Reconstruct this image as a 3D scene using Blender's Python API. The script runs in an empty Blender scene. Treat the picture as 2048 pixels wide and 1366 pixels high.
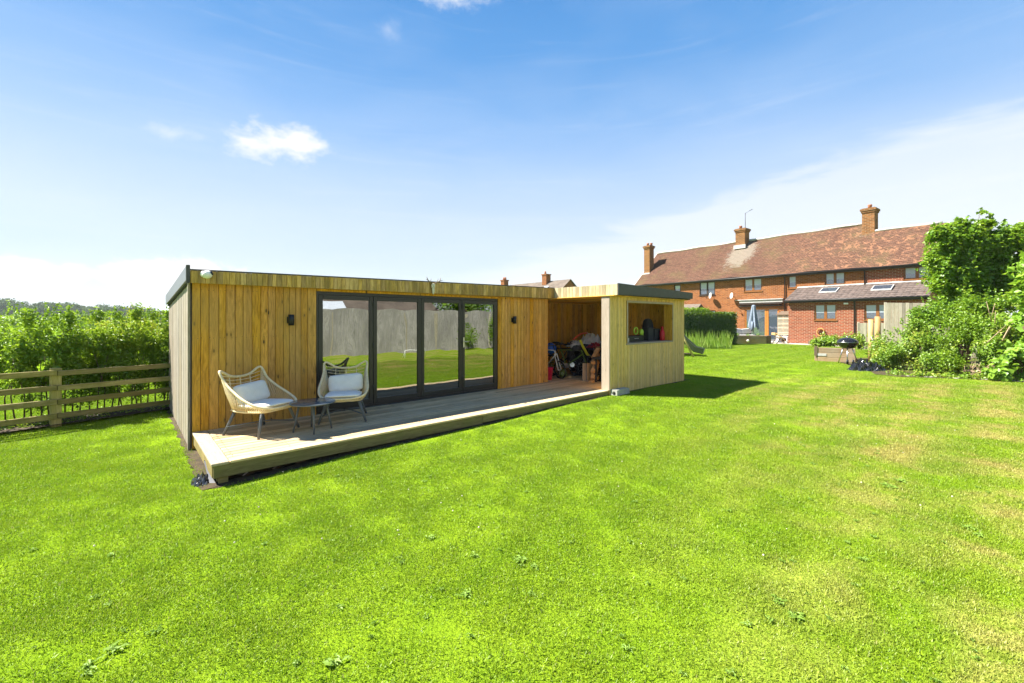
import bpy, math, random
import numpy as np
from mathutils import Vector, Matrix, noise as mnoise
random.seed(7); rng = np.random.default_rng(7)
PI = math.pi
SC = bpy.context.scene
COL = SC.collection

# ------------------------------------------------------------------ camera, sky, sun, exposure
cam = bpy.data.cameras.new('camera'); camo = bpy.data.objects.new('camera', cam); COL.objects.link(camo)
camo.location = (0, 0, 1.8); camo.rotation_euler = (PI/2, 0, 0)
cam.sensor_width = 36; cam.lens = 36*857/2048; cam.shift_y = -43/2048
cam.clip_start = 0.05; cam.clip_end = 3000
SC.camera = camo

SUN_EL = 51.0
SUN_DIR = Vector((-0.989, 0.148))          # compass direction of the sun seen from the garden
W = bpy.data.worlds.new('World'); SC.world = W; W.use_nodes = True
SUN_ROT = math.atan2(SUN_DIR.x, SUN_DIR.y)

def world():
    nt = W.node_tree; N = nt.nodes; L = nt.links; N.clear()
    out = N.new('ShaderNodeOutputWorld'); bg = N.new('ShaderNodeBackground'); L.new(bg.outputs[0], out.inputs[0])
    sky = N.new('ShaderNodeTexSky'); sky.sky_type = 'NISHITA'; sky.sun_disc = False
    sky.sun_elevation = math.radians(SUN_EL); sky.sun_rotation = SUN_ROT
    sky.air_density = 1.0; sky.dust_density = 0.6; sky.ozone_density = 2.0; sky.altitude = 100
    tc = N.new('ShaderNodeTexCoord'); sep = N.new('ShaderNodeSeparateXYZ'); L.new(tc.outputs['Generated'], sep.inputs[0])
    def m(op, a, b=None, c=None, clamp=False):
        n = N.new('ShaderNodeMath'); n.operation = op; n.use_clamp = clamp
        for i, v in enumerate((a, b, c)):
            if v is None: continue
            if isinstance(v, (int, float)): n.inputs[i].default_value = v
            else: L.new(v, n.inputs[i])
        return n.outputs[0]
    def ramp(v, a, b, x=0.0, y=1.0, interp='SMOOTHSTEP'):
        n = N.new('ShaderNodeMapRange'); n.interpolation_type = interp
        for i, k in enumerate((a, b, x, y)): n.inputs[i+1].default_value = k
        L.new(v, n.inputs[0]); return n.outputs[0]
    X, Y, Z = sep.outputs
    # azimuth / elevation in degrees: clouds sit at fixed directions of the sky
    az = m('MULTIPLY', m('ARCTAN2', X, Y), 57.2958)
    el = m('MULTIPLY', m('ARCSINE', Z), 57.2958)
    def noise(scale, sx, sy, detail=6, rough=.55, dist=0.0, off=0.0):
        c = N.new('ShaderNodeCombineXYZ')
        L.new(m('MULTIPLY', az, sx), c.inputs[0]); L.new(m('MULTIPLY', el, sy), c.inputs[1]); c.inputs[2].default_value = off
        n = N.new('ShaderNodeTexNoise'); n.inputs['Scale'].default_value = scale; n.inputs['Detail'].default_value = detail
        n.inputs['Roughness'].default_value = rough; n.inputs['Distortion'].default_value = dist
        L.new(c.outputs[0], n.inputs['Vector']); return n.outputs['Fac']
    # pale veil thickening towards the horizon
    haze = m('MULTIPLY', ramp(el, 38, -1, 0, 1, 'LINEAR'), .12)
    wob = m('MULTIPLY', m('SUBTRACT', noise(1.0, .05, .16, 4, .5, .4), .5), .22)
    haze = m('ADD', haze, wob, clamp=True)
    # cirrus sheet: below a line that climbs to the right
    line = m("MINIMUM", m("ADD", m("MULTIPLY", az, .25), 8.2), 17.5)
    d = m('SUBTRACT', line, el)
    d = m('ADD', d, m('MULTIPLY', m('SUBTRACT', noise(1.0, .07, .35, 6, .6, .5, 3.0), .5), 7.0))
    cirrus = m('MULTIPLY', ramp(d, -.8, 1.6), ramp(az, -14, 4))
    cirrus = m('MULTIPLY', cirrus, ramp(az, 130, 70))
    cirrus = m('MULTIPLY', cirrus, .42)
    streak = m('MULTIPLY', ramp(noise(1.0, .035, .42, 7, .62, .8, 9.0), .5, .8), .13)
    # cumulus puffs
    def puff(a0, e0, ra, re, n, soft=.5, amt=1.0, flat=None):
        dx = m('DIVIDE', m('SUBTRACT', az, a0), ra); dy = m('DIVIDE', m('SUBTRACT', el, e0), re)
        r = m('SQRT', m('ADD', m('MULTIPLY', dx, dx), m('MULTIPLY', dy, dy)))
        v = m('SUBTRACT', m('ADD', 1.0, m('MULTIPLY', m('SUBTRACT', n, .5), 1.9)), r)
        return m('MULTIPLY', ramp(v, 0.0, soft), amt)
    n1 = noise(1.0, .33, .55, 8, .62, .2, 5.0); n2 = noise(1.0, .5, .7, 8, .66, .3, 15.0)
    ps = [puff(-27.5, 20.2, 6.2, 2.3, n1, .9, 1.0), puff(-31.0, 19.2, 4.4, 1.9, n1, 1.0, .95),
          puff(-38.5, 19.0, 3.4, 1.0, n2, 1.3, .5), puff(-8.5, 36.8, 7.0, 1.5, n2, 1.4, .8), puff(-16, 33.0, 2.4, 1.5, n2, 1.6, .3),
          puff(-38, 4.6, 8, 2.2, n1, .5, 1.0), puff(-49, 4.0, 5.5, 1.8, n1, .5, 1.0), puff(-29, 3.6, 7, 2.0, n1, .5, .95),
          puff(-17, 2.6, 9, 1.8, n1, .4, .9), puff(-50, 31.5, 3.6, .8, n2, 1.5, .4), puff(-44.0, 31, 3.0, .7, n2, 1.5, .3),
          puff(70, 20, 16, 4, n1, .6, .7), puff(120, 14, 22, 4, n1, .6, .8), puff(-110, 16, 24, 5, n1, .6, .8), puff(165, 25, 16, 5, n1, .6, .7)]
    c = m('ADD', streak, cirrus, clamp=True)
    for p in ps: c = m('MAXIMUM', c, p)
    cl = m('ADD', c, 0.0, clamp=True)
    sat = N.new('ShaderNodeHueSaturation'); sat.inputs['Saturation'].default_value = 1.12; sat.inputs['Value'].default_value = 1.0
    L.new(sky.outputs[0], sat.inputs['Color'])
    cr = N.new('ShaderNodeValToRGB'); cr.color_ramp.interpolation = 'CARDINAL'
    stops = [(0, 240, 248, 255), (6, 221, 237, 253), (13, 208, 229, 254), (20, 170, 208, 253), (28, 122, 180, 242), (37, 86, 156, 227), (60, 62, 128, 205), (90, 48, 108, 188)]
    L.new(m('DIVIDE', m('MAXIMUM', el, 0.0), 90.0), cr.inputs[0])
    cr.color_ramp.elements[0].position = 0; cr.color_ramp.elements[1].position = 1
    for p_ in stops[1:-1]: cr.color_ramp.elements.new(p_[0]/90)
    lin = lambda c: ((c/255+.055)/1.055)**2.4
    for e, (p, r, g_, b_c) in zip(cr.color_ramp.elements, stops): e.color = (lin(r), lin(g_), lin(b_c), 1)
    mx0 = N.new('ShaderNodeMix'); mx0.data_type = 'RGBA'; mx0.inputs[0].default_value = .90; L.new(sat.outputs[0], mx0.inputs[6]); gain = N.new('ShaderNodeVectorMath'); gain.operation = 'SCALE'; gain.inputs['Scale'].default_value = SKYW*1.02; L.new(cr.outputs[0], gain.inputs[0]); L.new(gain.outputs[0], mx0.inputs[7])
    mx1 = N.new('ShaderNodeMix'); mx1.data_type = 'RGBA'; L.new(haze, mx1.inputs[0]); L.new(mx0.outputs[2], mx1.inputs[6])
    mx1.inputs[7].default_value = (SKYW*1.15, SKYW*1.18, SKYW*1.2, 1)
    mx2 = N.new('ShaderNodeMix'); mx2.data_type = 'RGBA'; L.new(cl, mx2.inputs[0]); L.new(mx1.outputs[2], mx2.inputs[6])
    mx2.inputs[7].default_value = (SKYW*1.12, SKYW*1.12, SKYW*1.12, 1)
    L.new(mx2.outputs[2], bg.inputs[0]); bg.inputs[1].default_value = SKYS
SKYS = 0.062
EXPO = 2.0
SKYW = 0.98/(2**EXPO)/SKYS
world()
sl = bpy.data.lights.new('sun', 'SUN'); sl.energy = 4.4; sl.angle = math.radians(.6); sl.color = (1.0, .95, .86)
so = bpy.data.objects.new('sun', sl); COL.objects.link(so)
ce = math.cos(math.radians(SUN_EL)); sv = Vector((SUN_DIR.x*ce, SUN_DIR.y*ce, math.sin(math.radians(SUN_EL))))
so.rotation_euler = sv.to_track_quat('Z', 'Y').to_euler(); so.location = (-20, 5, 30)
SC.view_settings.view_transform = 'Standard'; SC.view_settings.look = 'None'
SC.view_settings.exposure = EXPO; SC.view_settings.gamma = 1; SC.view_settings.use_curve_mapping = False
SC.cycles.max_bounces = 7; SC.cycles.diffuse_bounces = 4; SC.cycles.glossy_bounces = 3; SC.cycles.transmission_bounces = 4; SC.cycles.transparent_max_bounces = 6
try:
    SC.cycles.use_denoising = True; SC.cycles.denoiser = 'OPENIMAGEDENOISE'
except Exception: pass

# ------------------------------------------------------------------ frames of the place
CA = (-4.43, 5.93); CROT = math.atan2(.670, .742)      # cabin: x along its front, y to its back
a_ = Vector((math.cos(CROT), math.sin(CROT))); b_ = Vector((-a_.y, a_.x))
HE = (19.36, 30.0); HROT = math.atan2(-.804, .595)      # brick houses: x along the wall to the right, y into the house
def cab(s, t): return (CA[0]+a_.x*s+b_.x*t, CA[1]+a_.y*s+b_.y*t)
def house(p, q): c, s = math.cos(HROT), math.sin(HROT); return (HE[0]+c*p-s*q, HE[1]+s*p+c*q)
def gz(x, y):
    s = (x-CA[0])*a_.x+(y-CA[1])*a_.y
    k = min(1, max(0, (s+1.5)/9.5)); k = k*k*(3-2*k)
    return .15*k + .012*math.sin(x*1.3+.7*y)*math.cos(y*.9-x*.4)

# ------------------------------------------------------------------ mesh helpers
class MB:
    def __init__(s): s.v = []; s.f = []; s.sm = []
    def add(s, vs, fs, smooth=False):
        o = len(s.v); s.v += [tuple(v) for v in vs]; s.f += [tuple(i+o for i in f) for f in fs]; s.sm += [smooth]*len(fs); return s
    def box(s, x0, x1, y0, y1, z0, z1, M=None):
        vs = [Vector((x, y, z)) for z in (z0, z1) for y in (y0, y1) for x in (x0, x1)]
        if M is not None: vs = [M @ v for v in vs]
        return s.add(vs, [(0,2,3,1),(4,5,7,6),(0,1,5,4),(2,6,7,3),(0,4,6,2),(1,3,7,5)])
    def cbox(s, x0, x1, y0, y1, z0, z1, c=.01, M=None):   # box with all edges chamfered
        import itertools
        V = []; idx = {}
        X = (x0, x1); Y = (y0, y1); Z = (z0, z1)
        for i, j, k in itertools.product((0,1),(0,1),(0,1)):
            sx, sy, sz = (c if i==0 else -c), (c if j==0 else -c), (c if k==0 else -c)
            for ax, p in enumerate(((X[i], Y[j]+sy, Z[k]+sz), (X[i]+sx, Y[j], Z[k]+sz), (X[i]+sx, Y[j]+sy, Z[k]))):
                idx[(i,j,k,ax)] = len(V); V.append(Vector(p))
        F = []
        for e in (0,1):
            F.append([idx[(e,0,0,0)], idx[(e,1,0,0)], idx[(e,1,1,0)], idx[(e,0,1,0)]])
            F.append([idx[(0,e,0,1)], idx[(1,e,0,1)], idx[(1,e,1,1)], idx[(0,e,1,1)]])
            F.append([idx[(0,0,e,2)], idx[(1,0,e,2)], idx[(1,1,e,2)], idx[(0,1,e,2)]])
        for p in (0,1):
            for q in (0,1):
                F.append([idx[(0,p,q,1)], idx[(1,p,q,1)], idx[(1,p,q,2)], idx[(0,p,q,2)]])
                F.append([idx[(p,0,q,0)], idx[(p,1,q,0)], idx[(p,1,q,2)], idx[(p,0,q,2)]])
                F.append([idx[(p,q,0,0)], idx[(p,q,1,0)], idx[(p,q,1,1)], idx[(p,q,0,1)]])
        for i, j, k in itertools.product((0,1),(0,1),(0,1)): F.append([idx[(i,j,k,0)], idx[(i,j,k,1)], idx[(i,j,k,2)]])
        ce = sum(V, Vector())/len(V)
        G = []
        for f in F:
            n = (V[f[1]]-V[f[0]]).cross(V[f[2]]-V[f[0]]); m_ = sum((V[i] for i in f), Vector())/len(f)
            G.append(tuple(f) if n.dot(m_-ce) > 0 else tuple(reversed(f)))
        if M is not None: V = [M @ v for v in V]
        return s.add(V, G)
    def tube(s, pts, r, n=8, closed=False, caps=True, smooth=True):
        pts = [Vector(p) for p in pts]; m = len(pts)
        rs = r if isinstance(r, (list, tuple)) else [r]*m
        T = []
        for i in range(m):
            if closed: t = pts[(i+1)%m]-pts[i-1]
            else: t = pts[min(i+1, m-1)]-pts[max(i-1, 0)]
            T.append(t.normalized() if t.length > 1e-9 else Vector((0,0,1)))
        up = Vector((0,0,1)) if abs(T[0].z) < .9 else Vector((1,0,0))
        u = T[0].cross(up).normalized(); vs = []
        for i in range(m):
            u = (u - T[i]*u.dot(T[i]))
            u = u.normalized() if u.length > 1e-6 else T[i].orthogonal().normalized()
            w = T[i].cross(u)
            for k in range(n):
                a = 2*PI*k/n; vs.append(pts[i]+(u*math.cos(a)+w*math.sin(a))*rs[i])
        fs = []
        for i in range(m if closed else m-1):
            j = (i+1) % m
            for k in range(n):
                l = (k+1) % n; fs.append((i*n+k, i*n+l, j*n+l, j*n+k))
        s.add(vs, fs, smooth)
        if caps and not closed:
            o = len(s.v)-len(vs)
            s.f.append(tuple(o+k for k in reversed(range(n)))); s.sm.append(False)
            s.f.append(tuple(o+(m-1)*n+k for k in range(n))); s.sm.append(False)
        return s
    def lathe(s, prof, n=20, M=None, smooth=True):
        vs = []; m = len(prof)
        for r, z in prof:
            for k in range(n):
                a = 2*PI*k/n; vs.append(Vector((r*math.cos(a), r*math.sin(a), z)))
        if M is not None: vs = [M @ v for v in vs]
        fs = [(i*n+k, i*n+(k+1)%n, (i+1)*n+(k+1)%n, (i+1)*n+k) for i in range(m-1) for k in range(n)]
        s.add(vs, fs, smooth)
        o = len(s.v)-len(vs)
        if prof[0][0] > 1e-4: s.f.append(tuple(o+k for k in reversed(range(n)))); s.sm.append(False)
        if prof[-1][0] > 1e-4: s.f.append(tuple(o+(m-1)*n+k for k in range(n))); s.sm.append(False)
        return s
    def ball(s, c, r, n=12, m=8, M=None, lump=0, seed=0, power=1.0):
        rx, ry, rz = (r, r, r) if isinstance(r, (int, float)) else r
        vs = []
        for i in range(m+1):
            th = PI*i/m
            for k in range(n):
                ph = 2*PI*k/n
                d = Vector((math.sin(th)*math.cos(ph), math.sin(th)*math.sin(ph), math.cos(th)))
                e = [math.copysign(abs(q)**power, q) for q in d]
                q = 1+lump*mnoise.noise(d*2.3+Vector((seed*3.1, seed, 0))) if lump else 1
                vs.append(Vector((c[0]+e[0]*rx*q, c[1]+e[1]*ry*q, c[2]+e[2]*rz*q)))
        if M is not None: vs = [M @ v for v in vs]
        fs = [(i*n+k, (i+1)*n+k, (i+1)*n+(k+1)%n, i*n+(k+1)%n) for i in range(m) for k in range(n)]
        return s.add(vs, fs, True)
    def mesh(s, name):
        me = bpy.data.meshes.new(name); me.from_pydata([tuple(v) for v in s.v], [], s.f)
        me.polygons.foreach_set('use_smooth', s.sm); me.update(); return me

def tag(o, label=None, cat=None, group=None, kind=None):
    if label: o['label'] = label
    if cat: o['category'] = cat
    if group: o['group'] = group
    if kind: o['kind'] = kind
    return o
def put(name, me, m, parent=None, loc=(0,0,0), rot=(0,0,0), kind=None, label=None):
    if isinstance(me, MB): me = me.mesh(name)
    if m is not None and not me.materials: me.materials.append(m)
    o = bpy.data.objects.new(name, me); COL.objects.link(o); o.parent = parent
    o.location = loc; o.rotation_euler = rot
    if kind: o['kind'] = kind
    if label: o['label'] = label
    return o
def thing(name, label, cat, loc=(0,0,0), rz=0, group=None):
    o = bpy.data.objects.new(name, None); o.empty_display_size = .2; COL.objects.link(o)
    o.location = loc; o.rotation_euler = (0, 0, rz); return tag(o, label, cat, group)
def copy_tree(o, parent=None):
    c = o.copy(); COL.objects.link(c)
    if parent is not None: c.parent = parent
    for ch in [x for x in o.children]: copy_tree(ch, c)
    return c

# ------------------------------------------------------------------ materials
def mat(name):
    m = bpy.data.materials.new(name); m.use_nodes = True
    nt = m.node_tree; b = nt.nodes['Principled BSDF']; return m, nt, b
class NT:
    def __init__(s, nt): s.nt = nt; s.N = nt.nodes; s.L = nt.links
    def set(s, sock, v):
        if isinstance(v, bpy.types.NodeSocket): s.L.new(v, sock)
        elif isinstance(v, (tuple, list)) and len(v) == 3 and sock.type == 'RGBA': sock.default_value = (*v, 1)
        else: sock.default_value = v
    def m(s, op, a, b=None, clamp=False):
        n = s.N.new('ShaderNodeMath'); n.operation = op; n.use_clamp = clamp
        s.set(n.inputs[0], a)
        if b is not None: s.set(n.inputs[1], b)
        return n.outputs[0]
    def vm(s, op, a, b=None, scale=None):
        n = s.N.new('ShaderNodeVectorMath'); n.operation = op; s.set(n.inputs[0], a)
        if b is not None: s.set(n.inputs[1], b)
        if scale is not None: s.set(n.inputs['Scale'], scale)
        return n.outputs[0]
    def ramp(s, v, a, b, x=0., y=1.):
        n = s.N.new('ShaderNodeMapRange'); n.interpolation_type = 'SMOOTHSTEP'
        for i, k in enumerate((a, b, x, y)): s.set(n.inputs[i+1], k)
        s.set(n.inputs[0], v); return n.outputs[0]
    def mix(s, f, a, b, mode='MIX'):
        n = s.N.new('ShaderNodeMix'); n.data_type = 'RGBA'; n.blend_type = mode
        s.set(n.inputs[0], f); s.set(n.inputs[6], a); s.set(n.inputs[7], b); return n.outputs[2]
    def noise(s, vec, scale, detail=4, rough=.5, dist=0.):
        n = s.N.new('ShaderNodeTexNoise'); s.set(n.inputs['Scale'], scale); s.set(n.inputs['Detail'], detail)
        s.set(n.inputs['Roughness'], rough); s.set(n.inputs['Distortion'], dist)
        if vec is not None: s.set(n.inputs['Vector'], vec)
        return n.outputs['Fac']
    def voro(s, vec, scale, feat='F1', out='Distance'):
        n = s.N.new('ShaderNodeTexVoronoi'); n.feature = feat; s.set(n.inputs['Scale'], scale); s.set(n.inputs['Vector'], vec); return n.outputs[out]
    def obj(s): return s.N.new('ShaderNodeTexCoord').outputs['Object']
    def pos(s): return s.N.new('ShaderNodeNewGeometry').outputs['Position']
    def rnd(s): return s.N.new('ShaderNodeObjectInfo').outputs['Random']
    def scale(s, v, x, y, z):
        n = s.N.new('ShaderNodeMapping'); s.set(n.inputs['Vector'], v); n.inputs['Scale'].default_value = (x, y, z); return n.outputs[0]
    def bump(s, h, strength=.3, dist=.01):
        n = s.N.new('ShaderNodeBump'); s.set(n.inputs['Height'], h); n.inputs['Strength'].default_value = strength; n.inputs['Distance'].default_value = dist
        return n.outputs[0]
def plain(name, col, rough=.6, metal=0., spec=.4, var=.12, nscale=9, bumps=0.):
    m, nt, b = mat(name); g = NT(nt)
    n = g.noise(g.obj(), nscale, 5, .6)
    c = g.mix(g.ramp(n, .3, .7), tuple(x*(1-var) for x in col), tuple(min(1, x*(1+var)) for x in col))
    g.set(b.inputs['Base Color'], c); b.inputs['Roughness'].default_value = rough; b.inputs['Metallic'].default_value = metal
    b.inputs['Specular IOR Level'].default_value = spec
    if bumps: g.set(b.inputs['Normal'], g.bump(g.noise(g.obj(), nscale*8, 4), bumps, .004))
    return m
def wood(name, light, dark, axis='z', weather=None, wamt=.5, knots=.7, rough=.62, moss=None, streak=1.0, var=.25):
    """boards with long grain, knots, and weathering; grain runs along the object's own axis"""
    m, nt, b = mat(name); g = NT(nt)
    o = g.obj(); r = g.rnd()
    off = g.vm('SCALE', (37.1, 91.7, 53.3), scale=r)
    v = g.vm('ADD', o, off)
    k = {'z': (1, 1, .06), 'x': (.06, 1, 1), 'y': (1, .06, 1)}[axis]
    kk = {'z': (1, 1, .30), 'x': (.30, 1, 1), 'y': (1, .30, 1)}[axis]
    gv = g.scale(v, *k)
    warp = g.noise(g.scale(v, *kk), 5, 2, .5)
    gv2 = g.vm('ADD', gv, g.vm('SCALE', (.11, .11, 0) if axis == 'z' else (0, .11, .11), scale=warp))
    rings = g.noise(gv2, 74*streak, 4, .6)
    broad = g.noise(gv2, 14, 3, .5)
    f = g.m('ADD', g.m('MULTIPLY', g.ramp(rings, .40, .62), .62), g.m('MULTIPLY', g.ramp(broad, .36, .64), .38))
    c = g.mix(f, light, dark)
    tone = g.ramp(r, 0, 1, 1-var, 1+var*.6)
    c = g.mix(1.0, c, g.N.new('ShaderNodeCombineXYZ').outputs[0], 'MULTIPLY') if False else c
    hs = g.N.new('ShaderNodeHueSaturation'); g.set(hs.inputs['Color'], c); g.set(hs.inputs['Value'], tone)
    r2 = g.m('FRACT', g.m('MULTIPLY', r, 7.31)); g.set(hs.inputs['Saturation'], g.ramp(r2, 0, 1, .94, 1.06)); g.set(hs.inputs['Hue'], g.ramp(g.m('FRACT', g.m('MULTIPLY', r, 3.7)), 0, 1, .497, .502))
    c = hs.outputs[0]
    if knots:
        kv = g.scale(v, *{'z': (9.5, 9.5, 3.6), 'x': (3.6, 9.5, 9.5), 'y': (9.5, 3.6, 9.5)}[axis])
        d = g.voro(kv, 1.0)
        g1 = g.m('MULTIPLY', g.ramp(d, .15, .06), knots)
        halo = g.m('MULTIPLY', g.ramp(d, .34, .16), .30*knots)
        c = g.mix(halo, c, tuple(x*.55 for x in dark)); c = g.mix(g1, c, (.05, .026, .010))
    if weather is not None:
        w = g.noise(g.scale(g.pos(), 1.1, 1.1, .35), 1.4, 4, .6)
        c = g.mix(g.m('MULTIPLY', g.ramp(w, .38, .68), wamt), c, weather)
    if moss is not None:
        w = g.noise(g.scale(g.pos(), 5, 5, 2.0), 1.0, 5, .65)
        c = g.mix(g.m('MULTIPLY', g.ramp(w, .42, .66), .55), c, moss)
    g.set(b.inputs['Base Color'], c); b.inputs['Roughness'].default_value = rough; b.inputs['Specular IOR Level'].default_value = .25
    g.set(b.inputs['Normal'], g.bump(rings, .35, .003))
    return m
M = {}
M['clad'] = wood('larch_cladding', (.75, .385, .062), (.38, .17, .018), 'z', weather=(.44, .26, .07), wamt=.6, knots=1.0, var=.14)
M['clad_in'] = wood('inner_cladding', (.80, .48, .11), (.52, .27, .045), 'z', knots=.7)
M['grey'] = wood('silvered_cladding', (.42, .37, .31), (.22, .185, .15), 'z', weather=(.30, .23, .14), wamt=.4, knots=.4, streak=.9)
M['fasc'] = wood('fascia_board', (.62, .41, .13), (.36, .22, .055), 'z', moss=(.18, .13, .035), knots=.4, var=.30)
M['slat'] = wood('slat', (.82, .58, .22), (.54, .36, .11), 'z', weather=(.68, .50, .20), wamt=.5, knots=.5, var=.12)
M['fasc2'] = wood('pale_fascia', (.56, .47, .30), (.38, .30, .17), 'z', moss=(.26, .24, .12), knots=.3, var=.3)
M['pale'] = wood('pale_post', (.52, .43, .33), (.39, .31, .23), 'z', knots=.3)
M['deck'] = wood('deck_board', (.61, .46, .26), (.38, .275, .14), 'x', weather=(.46, .36, .22), wamt=.5, knots=.15, rough=.7, var=.34)
M['decky'] = wood('deck_board_cross', (.47, .375, .25), (.35, .27, .17), 'y', knots=.15, rough=.7, var=.1)
M['joist'] = wood('green_joist', (.30, .235, .10), (.17, .13, .05), 'x', knots=.3, moss=(.16, .145, .05), rough=.75)
M['rail'] = wood('fence_rail', (.33, .27, .11), (.19, .15, .05), 'x', moss=(.16, .16, .035), knots=.3, rough=.8)
M['post'] = wood('fence_post', (.50, .41, .17), (.31, .25, .085), 'z', moss=(.24, .24, .055), knots=.5, rough=.8)
M['plank'] = wood('sawn_timber', (.58, .35, .16), (.42, .23, .09), 'z', knots=.3)
M['pole'] = wood('round_pole', (.55, .36, .14), (.38, .23, .08), 'z', knots=.4)
M['sleeper'] = wood('sleeper', (.40, .27, .15), (.25, .16, .085), 'x', weather=(.34, .29, .22), wamt=.6, knots=.4, rough=.8)
M['greyfence'] = wood('grey_close_board', (.48, .435, .33), (.33, .295, .21), 'z', knots=.15, var=.3, rough=.8)
M['alu'] = plain('anthracite_aluminium', (.022, .021, .020), .38, spec=.5, var=.05)
M['trim'] = plain('roof_trim', (.055, .055, .050), .5, spec=.4)
M['trimlit'] = plain('sunlit_roof_trim', (.13, .145, .165), .35, spec=.5, var=.08)  # same anthracite trim as above, with sunlight on the left end painted into its colour
M['black'] = plain('black_plastic', (.012, .012, .013), .45)
M['rubber'] = plain('roof_rubber', (.03, .03, .032), .8)
M['white'] = plain('white_plastic', (.75, .75, .73), .4)
M['bone'] = plain('weathered_bone', (.60, .56, .42), .7, var=.3, nscale=20)
M['antler'] = plain('antler', (.22, .16, .09), .6, var=.4, nscale=20)
M['rope'] = plain('woven_rope', (.78, .63, .38), .8, bumps=.5, nscale=30)
M['leg'] = plain('grey_powder_coat', (.105, .115, .12), .45, spec=.4)
M['tabletop'] = plain('table_glass', (.10, .115, .125), .16, spec=.6)
M['cushion'] = plain('cushion_fabric', (.86, .79, .68), .95, spec=.1, var=.04, bumps=.3)
M['conc'] = plain('concrete', (.36, .36, .32), .9, var=.2, bumps=.4)
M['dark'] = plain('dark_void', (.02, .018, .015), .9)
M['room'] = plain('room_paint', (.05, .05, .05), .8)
M['soil'] = plain('soil', (.050, .033, .014), .95, var=.4, nscale=14, bumps=.6)
M['patio'] = plain('patio_stone', (.42, .38, .31), .85, var=.1, nscale=2)
M['brown'] = plain('brown_window_frame', (.22, .085, .022), .4, spec=.4)
M['orangewood'] = plain('oak_door_frame', (.38, .145, .028), .4, spec=.4)
M['darkframe'] = plain('dark_window_frame', (.035, .022, .018), .45)
M['gutter'] = plain('gutter', (.022, .02, .019), .45)
M['lead'] = plain('flashing', (.42, .41, .39), .6, var=.2)
M['pot'] = plain('clay_pot', (.30, .12, .06), .8, var=.2)
M['steel'] = plain('steel', (.55, .55, .55), .3, metal=1.0)
M['dish'] = plain('dish_grey', (.45, .44, .42), .5)
M['blue'] = plain('blue_shell', (.01, .10, .55), .3)
M['pink'] = plain('pink_bucket', (.75, .03, .12), .35)
M['red'] = plain('red_plastic', (.50, .012, .02), .3)
M['redcloth'] = plain('red_cloth', (.32, .02, .035), .9)
M['navy'] = plain('navy_cloth', (.02, .025, .10), .9)
M['yellow'] = plain('yellow_foam', (.52, .50, .03), .6)
M['orange'] = plain('orange_tube', (.62, .10, .04), .6)
M['lime'] = plain('lime_plastic', (.35, .55, .04), .4)
M['darklime'] = plain('dark_green_bike_paint', (.10, .16, .02), .35)
M['whitecloth'] = plain('duvet_cloth', (.52, .53, .55), .95, var=.08)
M['charcoal'] = plain('charcoal_fabric', (.028, .030, .034), .85)
M['parasol'] = plain('parasol_cloth', (.18, .22, .28), .9, var=.15)
M['sofa'] = plain('sofa_cushion', (.34, .34, .33), .95, var=.1)
M['slide'] = plain('slide_plastic', (.035, .05, .025), .38)
M['enamel'] = plain('black_enamel', (.012, .012, .014), .12, spec=.6)
M['bag'] = plain('black_polythene', (.014, .015, .017), .16, spec=.8)
M['hose'] = plain('hose', (.55, .30, .08), .6)
M['stone'] = plain('edging_stone', (.24, .22, .18), .9, var=.35)
M['straw'] = plain('dead_stems', (.42, .31, .19), .9, var=.3)
M['bark'] = plain('bark', (.12, .085, .05), .95, var=.35, nscale=18, bumps=.6)
M['metalroof'] = plain('white_metal_roof', (.62, .66, .72), .3, spec=.6)
M['trough'] = plain('trough_wood', (.13, .09, .06), .85)
M['lamp'] = plain('bulkhead_lamp', (.62, .60, .55), .4)

def glass_mirror():
    m, nt, b = mat('tinted_door_glass'); g = NT(nt); nt.nodes.remove(b)
    out = [n for n in nt.nodes if n.type == 'OUTPUT_MATERIAL'][0]
    gl = g.N.new('ShaderNodeBsdfGlossy'); gl.inputs['Roughness'].default_value = .006; gl.inputs['Color'].default_value = (.62, .64, .63, 1)
    warp = g.noise(g.scale(g.obj(), 1, 1, .45), 1.3, 2, .5); g.set(gl.inputs['Normal'], g.bump(warp, .12, .05))
    tr = g.N.new('ShaderNodeBsdfTransparent'); tr.inputs['Color'].default_value = (.30, .31, .31, 1)
    fr = g.N.new('ShaderNodeFresnel'); fr.inputs['IOR'].default_value = 2.2
    f = g.m('ADD', g.m('MULTIPLY', fr.outputs[0], 1.0), .30, clamp=True)
    mx = g.N.new('ShaderNodeMixShader'); g.set(mx.inputs[0], f); g.L.new(tr.outputs[0], mx.inputs[1]); g.L.new(gl.outputs[0], mx.inputs[2])
    g.L.new(mx.outputs[0], out.inputs['Surface']); return m
M['glass'] = glass_mirror()
def pane_mat():
    m, nt, b = mat('window_pane'); b.inputs['Base Color'].default_value = (.045, .06, .085, 1); b.inputs['Roughness'].default_value = .04
    b.inputs['Specular IOR Level'].default_value = 1.0; b.inputs['IOR'].default_value = 1.9
    g = NT(nt); g.set(b.inputs['Normal'], g.bump(g.noise(g.obj(), 2.0, 2), .12, .03)); return m
M['pane'] = pane_mat()

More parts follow.
